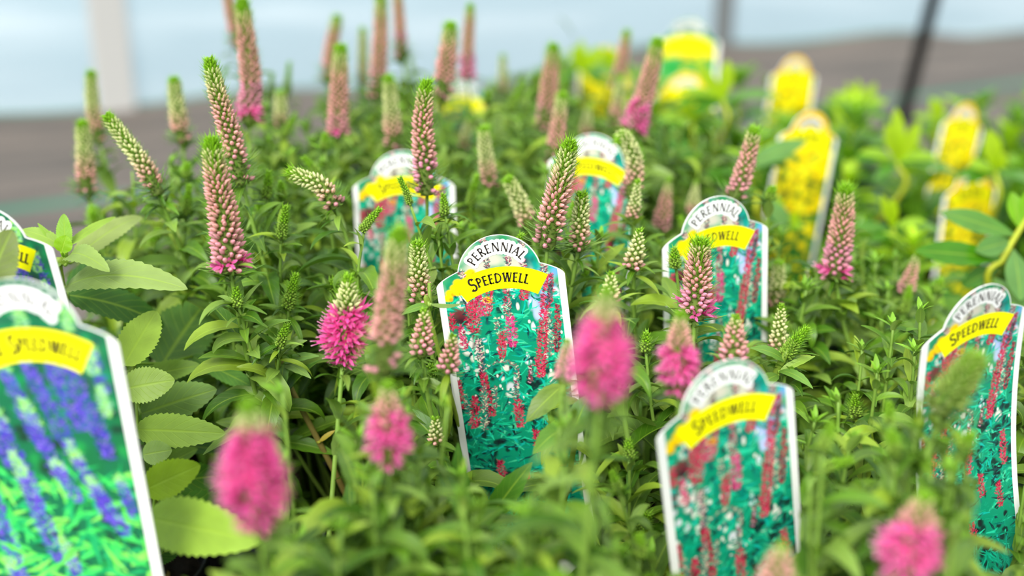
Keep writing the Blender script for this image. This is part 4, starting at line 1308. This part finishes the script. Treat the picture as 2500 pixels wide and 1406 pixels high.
def build_tag_meshes(art, banner, btxt, ring=None, bow=0.0):
    """returns list of (name, mesh-object builder) at unit placement; bow curves the card about its vertical line"""
    W = W_TAG
    def bend(V):
        if not bow: return V
        V = V.copy()
        s_ = V[:, 2] / W
        V[:, 1] += bow * W * ((s_ + .9) ** 2 * .28)
        return V
    out = {}
    # card body
    ys = np.concatenate([RC * np.cos(np.linspace(0.02, math.acos(.065 / RC), 26)), np.linspace(.064, -.05, 16), np.linspace(-.06, -2.44, 40), np.linspace(-2.46, -3.95, 40)])
    h = hw(ys) * W
    mb = MB()
    n = len(ys); th = .0007
    xs = np.array([-1, -.33, .33, 1])
    front = np.stack([np.outer(h, xs), np.full((n, 4), 0.0), np.repeat((ys * W)[:, None], 4, 1)], 2).reshape(-1, 3)
    back = front + np.array([0, th, 0])
    V = bend(np.vstack([front, back])); q = []
    o = n * 4
    for i in range(n - 1):
        for k in range(3):
            a = i * 4 + k; q.append((a, a + 4, a + 5, a + 1)); q.append((o + a, o + a + 1, o + a + 5, o + a + 4))
        a = i * 4; q.append((a, o + a, o + a + 4, a + 4)); a = i * 4 + 3; q.append((a, a + 4, o + a + 4, o + a))
    mb.add(V, q)
    out['card'] = (mb, M['card'], False)
    # printed picture
    cv = art
    st = 1
    Y = cv.Y; phw = np.minimum(hw(Y) - .009, .445)
    keep = phw > .01
    Y = Y[keep]; phw = phw[keep]; rows = np.where(keep)[0]
    S_ = np.linspace(-1, 1, cv.w)
    X = np.outer(phw, S_)
    jj = np.clip(((X + .5) * cv.w).astype(int), 0, cv.w - 1)
    col = cv.img[rows[:, None], jj]
    if ring is not None:
        r = np.hypot(X, Y[:, None]); m = ((r > RC - .055) & (Y[:, None] > .0))[..., None]
        col = np.where(m, lin(ring), col)
    V = np.stack([X * W, np.full(X.shape, -.0001), np.repeat((Y * W)[:, None], cv.w, 1)], 2).reshape(-1, 3)
    nr, nc = X.shape
    idx = np.arange(nr * nc).reshape(nr, nc)
    Q = np.stack([idx[:-1, :-1], idx[1:, :-1], idx[1:, 1:], idx[:-1, 1:]], -1).reshape(-1, 4)
    mb = MB(); mb.add(bend(V), Q, None, col.reshape(-1, 3))
    out['picture'] = (mb, M['print'], True)
    # banner
    if banner:
        mb = MB(); A_ = np.radians(np.linspace(90 + 32, 90 - 32, 40))
        ro, ri, cy = .70, .52, -.63
        P2 = np.concatenate([np.stack([ro * np.cos(A_), cy + ro * np.sin(A_)], 1), np.stack([ri * np.cos(A_), cy + ri * np.sin(A_)], 1)]) * W
        V = np.stack([P2[:, 0], np.full(80, -.00017), P2[:, 1]], 1)
        mb.add(bend(V), [(i, 40 + i, 41 + i, i + 1) for i in range(39)])
        out['banner'] = (mb, M['yellow'], False)
    ink = MB(); dummy = MB()
    arc_text(btxt, -.63 * W, .575 * W, 90 + (1 if btxt == 'SPEEDWELL' else 0), .075 * W, .92 if len(btxt) < 10 else .80, .013 * W, (.010 if len(btxt) < 10 else .007) * W, (ink, dummy), big_first=1.38)
    if len(btxt) and ink.n:
        ink.v = [bend(v) for v in ink.v]; out['name_lettering'] = (ink, M['ink'] if ring is None else M['ink'], False)
    # arched caption
    ink = MB(); ol = MB()
    cs = 1 if ring is None else .84
    arc_text('PERENNIAL', -.02 * W, .218 * W * cs, 91, .070 * W * cs, .98 * cs, .0105 * W, .0098 * W, (ink, ol), outline=.029 * W * cs)
    ink.v = [bend(v) for v in ink.v]; ol.v = [bend(v) for v in ol.v]
    out['arched_caption'] = (ol, M['paper'], False); out['caption_lettering'] = (ink, M['ink'], False)
    # small italic line on the white foot
    if bow:
        small = MB()
        glyph = {'h': [[(0, 0), (.12, 1)], [(.05, .45), (.2, .6), (.3, .5), (.24, 0)]], 'y': [[(0, .6), (.08, .1), (.22, .1)], [(.34, .6), (.15, -.35)]], 'b': [[(.12, 1), (0, 0), (.2, 0), (.3, .3), (.22, .55), (.05, .45)]],
                 'r': [[(.06, .6), (0, 0)], [(.03, .4), (.14, .58), (.24, .55)]], 'i': [[(.06, .6), (0, 0)], [(.1, .8), (.11, .85)]], 'd': [[(.3, .5), (.14, .6), (0, .3), (.06, 0), (.22, .1)], [(.4, 1), (.26, 0)]]}
        x = .03
        for ch in 'hybrid':
            for stp in glyph[ch]:
                ribbon(small, [((x + gx * .075) * W, (-2.56 + gy * .075) * W) for gx, gy in stp], .004 * W, .00025, flare=0)
            x += {'i': .02, 'r': .024}.get(ch, .034)
        small.v = [bend(v) for v in small.v]; out['small_print'] = (small, M['ink'], False)
    return out

TAGPARTS = {}
def tag_parts(kind):
    if kind in TAGPARTS: return TAGPARTS[kind]
    if kind == 'red': r = build_tag_meshes(ART_RED, True, 'SPEEDWELL')
    elif kind == 'redbow': r = build_tag_meshes(ART_RED, True, 'SPEEDWELL', bow=-.32)
    elif kind == 'violet': r = build_tag_meshes(art_violet(), True, 'SPIKE SPEEDWELL')
    elif kind == 'yellow': r = build_tag_meshes(art_yellow(), True, 'SUN ROSE', ring=(246, 190, 20))
    elif kind == 'green': r = build_tag_meshes(art_yellow(True), True, '')
    objs = {}
    for k, (mb, mat, sm) in r.items():
        o = mb.build(k, mat, None, smooth=sm)
        C.objects.unlink(o); objs[k] = o
    TAGPARTS[kind] = objs
    return objs
ART_RED = art_red()

PLACES = [
 # kind, px, py (centre of the round top), depth, yaw, roll, lean, scale, label
 ('red', 1220, 672, .632, 0, 7, 0, 1.0, 'sharp white plant tag in the middle with red flower picture and whole word SPEEDWELL'),
 ('red', 1748, 572, .705, 22, 4, 0, 1.04, 'red flower plant tag right of centre, its word partly hidden by a pink spike'),
 ('red', 1772, 998, .520, 24, 9, 0, 1.02, 'large blurred red flower plant tag in front at the lower right'),
 ('redbow', 2366, 784, .580, 26, 8, 0, .97, 'curved red flower plant tag at the right edge with small print hybrid'),
 ('red', 985, 447, .800, 0, 1, 0, 1.0, 'red flower plant tag behind left, crossed by a tall pale pink spike'),
 ('red', 1450, 402, .800, -22, -3, 0, .95, 'red flower plant tag behind centre, between a cream spike and a hooked spike'),
 ('red', 1128, 246, 1.30, 0, 0, 0, 1.0, 'small far blurred teal plant tag below a tall pink spike'),
 ('violet', 58, 832, .50, -8, 6, -3, 1.21, 'big blurred plant tag with violet blue flower spikes at the left'),
 ('violet', -28, 612, .585, -10, 9, 0, 1.0, 'plant tag cut by the left edge behind the big blue flower tag, leaf over it'),
 ('yellow', 1975, 332, 1.05, 28, -8, 0, 1.0, 'large yellow plant tag with long white edge behind the slender pink spike'),
 ('yellow', 2372, 466, 1.07, 30, -1, 0, 1.02, 'yellow plant tag behind smooth oval leaves, nearest the right tag pair'),
 ('yellow', 2352, 305, 1.20, 35, -12, 0, 1.0, 'leaning yellow plant tag highest on the right side'),
 ('yellow', 1939, 184, 1.38, 28, -6, 0, 1.0, 'yellow plant tag at the back against the grey ground cloth'),
 ('yellow', 1674, 228, 1.30, 0, 2, 0, 1.0, 'yellow plant tag half sunk below the tall green and yellow tag'),
 ('yellow', 1478, 158, 1.48, 10, 0, 0, 1.0, 'faint yellow plant tag behind lime shoots left of the magenta spike'),
 ('green', 1682, 96, 1.36, 0, -2, 0, 1.05, 'tallest plant tag at the back, green with yellow band against the pale wall'),
]
TAGOBJ = []
for (kind, px, py, d, yaw, roll, lean, scl, lab) in PLACES:
    parts = tag_parts(kind)
    p = at(px, py, d)
    root = thing('plant_tag', p, lab, 'plant tag', 'printed plant tags standing in the pots')
    root.rotation_mode = 'XYZ'
    R3 = Matrix.Rotation(math.radians(yaw), 3, 'Z') @ Matrix.Rotation(math.radians(lean), 3, 'X') @ Matrix.Rotation(math.radians(-roll), 3, 'Y')
    root.rotation_euler = R3.to_euler()
    root.scale = (scl,) * 3
    made = {}
    order = ['card', 'picture', 'banner', 'name_lettering', 'arched_caption', 'caption_lettering', 'small_print']
    for k in order:
        if k not in parts: continue
        o = parts[k].copy(); o.name = k
        C.objects.link(o)
        par = {'name_lettering': 'banner', 'caption_lettering': 'arched_caption'}.get(k)
        o.parent = made[par] if par else root
        made[k] = o
for objs in TAGPARTS.values():
    for o in objs.values(): bpy.data.objects.remove(o)

# ------------------------------------------------------------------ ground cloth, wall, posts
u = nrm(np.array([.886, .463, 0])); nW = np.array([-u[1], u[0], 0])   # along the wall, away from the camera
s_wall = 2.545
def floor_z(a, s):
    lip = np.clip((s - (s_wall - .35)) / .35, 0, 1) ** 2
    bump = .02 + .022 * np.sin(a * 3.4 + 1.0) + .015 * np.sin(a * 7.3 + 2) + .012 * np.sin(a * 1.3)
    return lip * np.clip(bump, 0, .1)
mb = MB()
aa = np.linspace(-4.5, 5.5, 161); ss = np.concatenate([np.linspace(-2.0, 1.8, 40), np.linspace(1.85, s_wall + .02, 40)])
Vf = np.array([[*(u * a + nW * s)[:2], floor_z(a, s)] for s in ss for a in aa])
na = len(aa)
mb.add(Vf, [(i * na + j, i * na + j + 1, (i + 1) * na + j + 1, (i + 1) * na + j) for i in range(len(ss) - 1) for j in range(na - 1)])
mfl, nt = new_mat('woven_ground_cloth')
L = nt.links.new
out = N(nt, 'ShaderNodeOutputMaterial'); b = N(nt, 'ShaderNodeBsdfPrincipled'); b.inputs['Roughness'].default_value = .75
geo = N(nt, 'ShaderNodeNewGeometry')
def dotn(v):
    d_ = N(nt, 'ShaderNodeVectorMath', operation='DOT_PRODUCT'); L(geo.outputs['Position'], d_.inputs[0]); d_.inputs[1].default_value = tuple(v); return d_.outputs['Value']
sN, sU = dotn(nW), dotn(u)
nz = N(nt, 'ShaderNodeTexNoise'); nz.inputs['Scale'].default_value = 1.0; nz.inputs['Detail'].default_value = 5
cmb = N(nt, 'ShaderNodeCombineXYZ')
m1 = N(nt, 'ShaderNodeMath', operation='MULTIPLY'); L(sU, m1.inputs[0]); m1.inputs[1].default_value = 2.5
m2 = N(nt, 'ShaderNodeMath', operation='MULTIPLY'); L(sN, m2.inputs[0]); m2.inputs[1].default_value = 16
L(m1.outputs[0], cmb.inputs[0]); L(m2.outputs[0], cmb.inputs[1]); L(cmb.outputs[0], nz.inputs['Vector'])
cr = N(nt, 'ShaderNodeValToRGB')
cr.color_ramp.elements[0].position = .32; cr.color_ramp.elements[0].color = (*lin((86, 81, 76)), 1)
cr.color_ramp.elements[1].position = .68; cr.color_ramp.elements[1].color = (*lin((124, 112, 103)), 1)
L(nz.outputs['Fac'], cr.inputs[0])
def thread(freq, src, depth):
    w = N(nt, 'ShaderNodeMath', operation='MULTIPLY'); L(src, w.inputs[0]); w.inputs[1].default_value = freq
    s_ = N(nt, 'ShaderNodeMath', operation='SINE'); L(w.outputs[0], s_.inputs[0])
    r_ = N(nt, 'ShaderNodeMapRange'); r_.inputs['From Min'].default_value = -1; r_.inputs['To Min'].default_value = 1 - depth; r_.inputs['To Max'].default_value = 1
    L(s_.outputs[0], r_.inputs['Value']); return r_.outputs[0]
t1, t2 = thread(2600, sN, .35), thread(2600, sU, .25)
mm = N(nt, 'ShaderNodeMath', operation='MULTIPLY'); L(t1, mm.inputs[0]); L(t2, mm.inputs[1])
vs = N(nt, 'ShaderNodeVectorMath', operation='SCALE'); L(cr.outputs[0], vs.inputs[0]); L(mm.outputs[0], vs.inputs['Scale'])
# woven green marker threads every 55 cm
q1 = N(nt, 'ShaderNodeMath', operation='MULTIPLY_ADD'); L(sN, q1.inputs[0]); q1.inputs[1].default_value = 1 / .5566; q1.inputs[2].default_value = -(.887 / .5566) + .5 + 10
q2 = N(nt, 'ShaderNodeMath', operation='FRACT'); L(q1.outputs[0], q2.inputs[0])
q3 = N(nt, 'ShaderNodeMath', operation='SUBTRACT'); L(q2.outputs[0], q3.inputs[0]); q3.inputs[1].default_value = .5
q4 = N(nt, 'ShaderNodeMath', operation='ABSOLUTE'); L(q3.outputs[0], q4.inputs[0])
q5 = N(nt, 'ShaderNodeMapRange'); q5.inputs['From Min'].default_value = .034; q5.inputs['From Max'].default_value = .044; q5.inputs['To Min'].default_value = .85; q5.inputs['To Max'].default_value = 0
L(q4.outputs[0], q5.inputs['Value'])
mxc = N(nt, 'ShaderNodeMix', data_type='RGBA'); L(q5.outputs[0], mxc.inputs[0]); L(vs.outputs[0], mxc.inputs[6]); mxc.inputs[7].default_value = (*lin((40, 110, 86)), 1)
L(mxc.outputs[2], b.inputs['Base Color']); L(b.outputs[0], out.inputs['Surface'])
fo = mb.build('floor', mfl); fo['kind'] = 'structure'

mo, nt = new_mat('pale_ground_outside'); L = nt.links.new
out = N(nt, 'ShaderNodeOutputMaterial'); b = N(nt, 'ShaderNodeBsdfDiffuse')
geo = N(nt, 'ShaderNodeNewGeometry'); nz = N(nt, 'ShaderNodeTexNoise'); nz.inputs['Scale'].default_value = .9; nz.inputs['Detail'].default_value = 2
L(geo.outputs['Position'], nz.inputs['Vector'])
cr = N(nt, 'ShaderNodeValToRGB'); cr.color_ramp.elements[0].position = .48; cr.color_ramp.elements[0].color = (.25, .34, .385, 1)
cr.color_ramp.elements[1].position = .68; cr.color_ramp.elements[1].color = (.52, .57, .60, 1)
L(nz.outputs['Fac'], cr.inputs[0]); L(cr.outputs[0], b.inputs['Color']); L(b.outputs[0], out.inputs['Surface'])
mb = MB(); c4 = [(-14, 2.62), (14, 2.62), (14, 30), (-14, 30)]
mb.add([(*(u * a + nW * s_)[:2], -.06) for a, s_ in c4], [(0, 1, 2, 3)])
oo = mb.build('ground_outside', mo); oo['kind'] = 'structure'

# pale plastic film wall
mw, nt = new_mat('greenhouse_film'); L = nt.links.new
out = N(nt, 'ShaderNodeOutputMaterial')
df = N(nt, 'ShaderNodeBsdfTranslucent'); df.inputs['Color'].default_value = (.72, .83, .89, 1)
dd = N(nt, 'ShaderNodeBsdfDiffuse'); dd.inputs['Color'].default_value = (.62, .74, .80, 1)
tp = N(nt, 'ShaderNodeBsdfTransparent'); tp.inputs['Color'].default_value = (.97, .985, 1, 1)
a1 = N(nt, 'ShaderNodeMixShader'); a1.inputs[0].default_value = .5; L(df.outputs[0], a1.inputs[1]); L(dd.outputs[0], a1.inputs[2])
a2 = N(nt, 'ShaderNodeMixShader'); a2.inputs[0].default_value = .45; L(a1.outputs[0], a2.inputs[1]); L(tp.outputs[0], a2.inputs[2])
L(a2.outputs[0], out.inputs['Surface'])
mb = MB()
aw = np.linspace(-4.5, 5.5, 120); zw = np.linspace(-.02, 2.6, 14)
V = []
for z in zw:
    for a in aw:
        w_ = .006 * math.sin(a * 9) * (1 if z > .1 else 0) + .004 * math.sin(a * 21 + z * 2)
        V.append((*(u * a + nW * (s_wall + w_))[:2], z))
mb.add(V, [(i * 120 + j, i * 120 + j + 1, (i + 1) * 120 + j + 1, (i + 1) * 120 + j) for i in range(13) for j in range(119)])
wo = mb.build('wall_back', mw); wo['kind'] = 'structure'

def on_ground(px, py, z=0.0):
    d = FW + (px - 1250) / FPX * RT + (703 - py) / FPX * UP
    return CAM + d * ((z - CAM[2]) / d[2])
def box_post(name, p0, p1, w, dep, mat, kind='structure'):
    mb = MB(); p0 = np.array(p0); p1 = np.array(p1)
    c = [(-1, -1), (1, -1), (1, 1), (-1, 1)]
    bv = .18
    ring = []
    for sx, sy in c:
        for t in ((1, 0) if sx * sy > 0 else (0, 1)):
            ring.append((sx * (1 - (bv if t == 0 else 0)), sy * (1 - (0 if t == 0 else 0)) * (1 - (bv if t else 0))))
    V = []
    for p in (p0, p1):
        for x, y in ring: V.append(p + u * x * w / 2 + nW * y * dep / 2)
    n = len(ring)
    q = [(j, (j + 1) % n, n + (j + 1) % n, n + j) for j in range(n)]
    V += [p0, p1]
    t = [(2 * n, (j + 1) % n, j) for j in range(n)] + [(2 * n + 1, n + j, n + (j + 1) % n) for j in range(n)]
    mb.add(V, q, t)
    o = mb.build(name, mat, smooth=False)
    o['kind'] = kind
    return o
g = on_ground(288, 298); g = g + nW * (s_wall - .017 - g @ nW)
# upright in front of the film, from the cloth up
g1 = np.array([g[0], g[1], -.01])
box_post('trim_1', g1, g1 + np.array([-.0, 0, 2.5]), .070, .012, M['postw'])
g = on_ground(1760, 152); g = g + nW * (s_wall - .017 - g @ nW)
box_post('trim_2', (g[0], g[1], -.01), (g[0] + .02 * u[0], g[1] + .02 * u[1], 2.5), .052, .012, M['postg'])
pb = on_ground(2200, 300)
pt = at(2278, 0, 2.32); dirp = (pt - pb) / np.linalg.norm(pt - pb)
mb = MB(); tube(mb, [pb - np.array(pb) + np.array([0, 0, .0]), dirp * .9, dirp * 1.9], .0125, 14)
po = mb.build('pole', M['pole']); po.location = pb
po['label'] = 'thin black leaning pole standing on the grey ground cloth at the upper right'; po['category'] = 'pole'
mb = MB(); tube(mb, [np.array([0, 0, -.0]), np.array([0, 0, .012])], .03, 20); o = mb.build('foot', M['pole'], po)

# dry leaf lying on the soil of the left pot
mb = MB()
pd = at(452, 1392, .735)
leaf(mb, np.array([-.006, 0, .0]), nrm(np.array([1, .2, .15])), np.array([0, 1, .2]), .014, .011, 1.2, fold=.5, seg=8, teeth=4, prof=prof_ovate, col=(1, 1, 1), wav=.1)
o = mb.build('dry_leaf', M['dry']); o.location = (PL['s2'].x + .035, PL['s2'].y - .012, SOIL + .003)
o['label'] = 'small curled yellow brown dead leaf lying on dark soil at the lower left'; o['category'] = 'leaf'

# ------------------------------------------------------------------ light
w = bpy.data.worlds.new('world'); sc.world = w; w.use_nodes = True
nt = w.node_tree; nt.nodes.clear(); L = nt.links.new
out = N(nt, 'ShaderNodeOutputWorld'); bg = N(nt, 'ShaderNodeBackground')
tc = N(nt, 'ShaderNodeTexCoord'); sp = N(nt, 'ShaderNodeSeparateXYZ'); L(tc.outputs['Generated'], sp.inputs[0])
cr = N(nt, 'ShaderNodeValToRGB')
cr.color_ramp.elements[0].position = .0; cr.color_ramp.elements[0].color = (.07, .07, .06, 1)
cr.color_ramp.elements[1].position = .85; cr.color_ramp.elements[1].color = (.80, .80, .78, 1)
e = cr.color_ramp.elements.new(.47); e.color = (.250, .325, .365, 1)
e = cr.color_ramp.elements.new(.56); e.color = (.250, .325, .365, 1)
mr = N(nt, 'ShaderNodeMapRange'); mr.inputs['From Min'].default_value = -1; L(sp.outputs['Z'], mr.inputs['Value'])
L(mr.outputs[0], cr.inputs[0]); L(cr.outputs[0], bg.inputs['Color']); bg.inputs['Strength'].default_value = 1.95
L(bg.outputs[0], out.inputs['Surface'])
sd = bpy.data.lights.new('sun', 'SUN'); sd.energy = 4.2; sd.angle = math.radians(30); sd.color = (1, .975, .93)
so = bpy.data.objects.new('sun', sd); C.objects.link(so); so.rotation_euler = (math.radians(50), math.radians(0), math.radians(-22))
sc.view_settings.view_transform = 'Standard'; sc.view_settings.look = 'None'; sc.view_settings.gamma = 1; sc.view_settings.exposure = 0.08
sc.view_settings.use_curve_mapping = False
sc.cycles.max_bounces = 5; sc.cycles.diffuse_bounces = 3; sc.cycles.transparent_max_bounces = 8; sc.cycles.use_denoising = True
sc.cycles.use_adaptive_sampling = True; sc.cycles.adaptive_threshold = 0.035
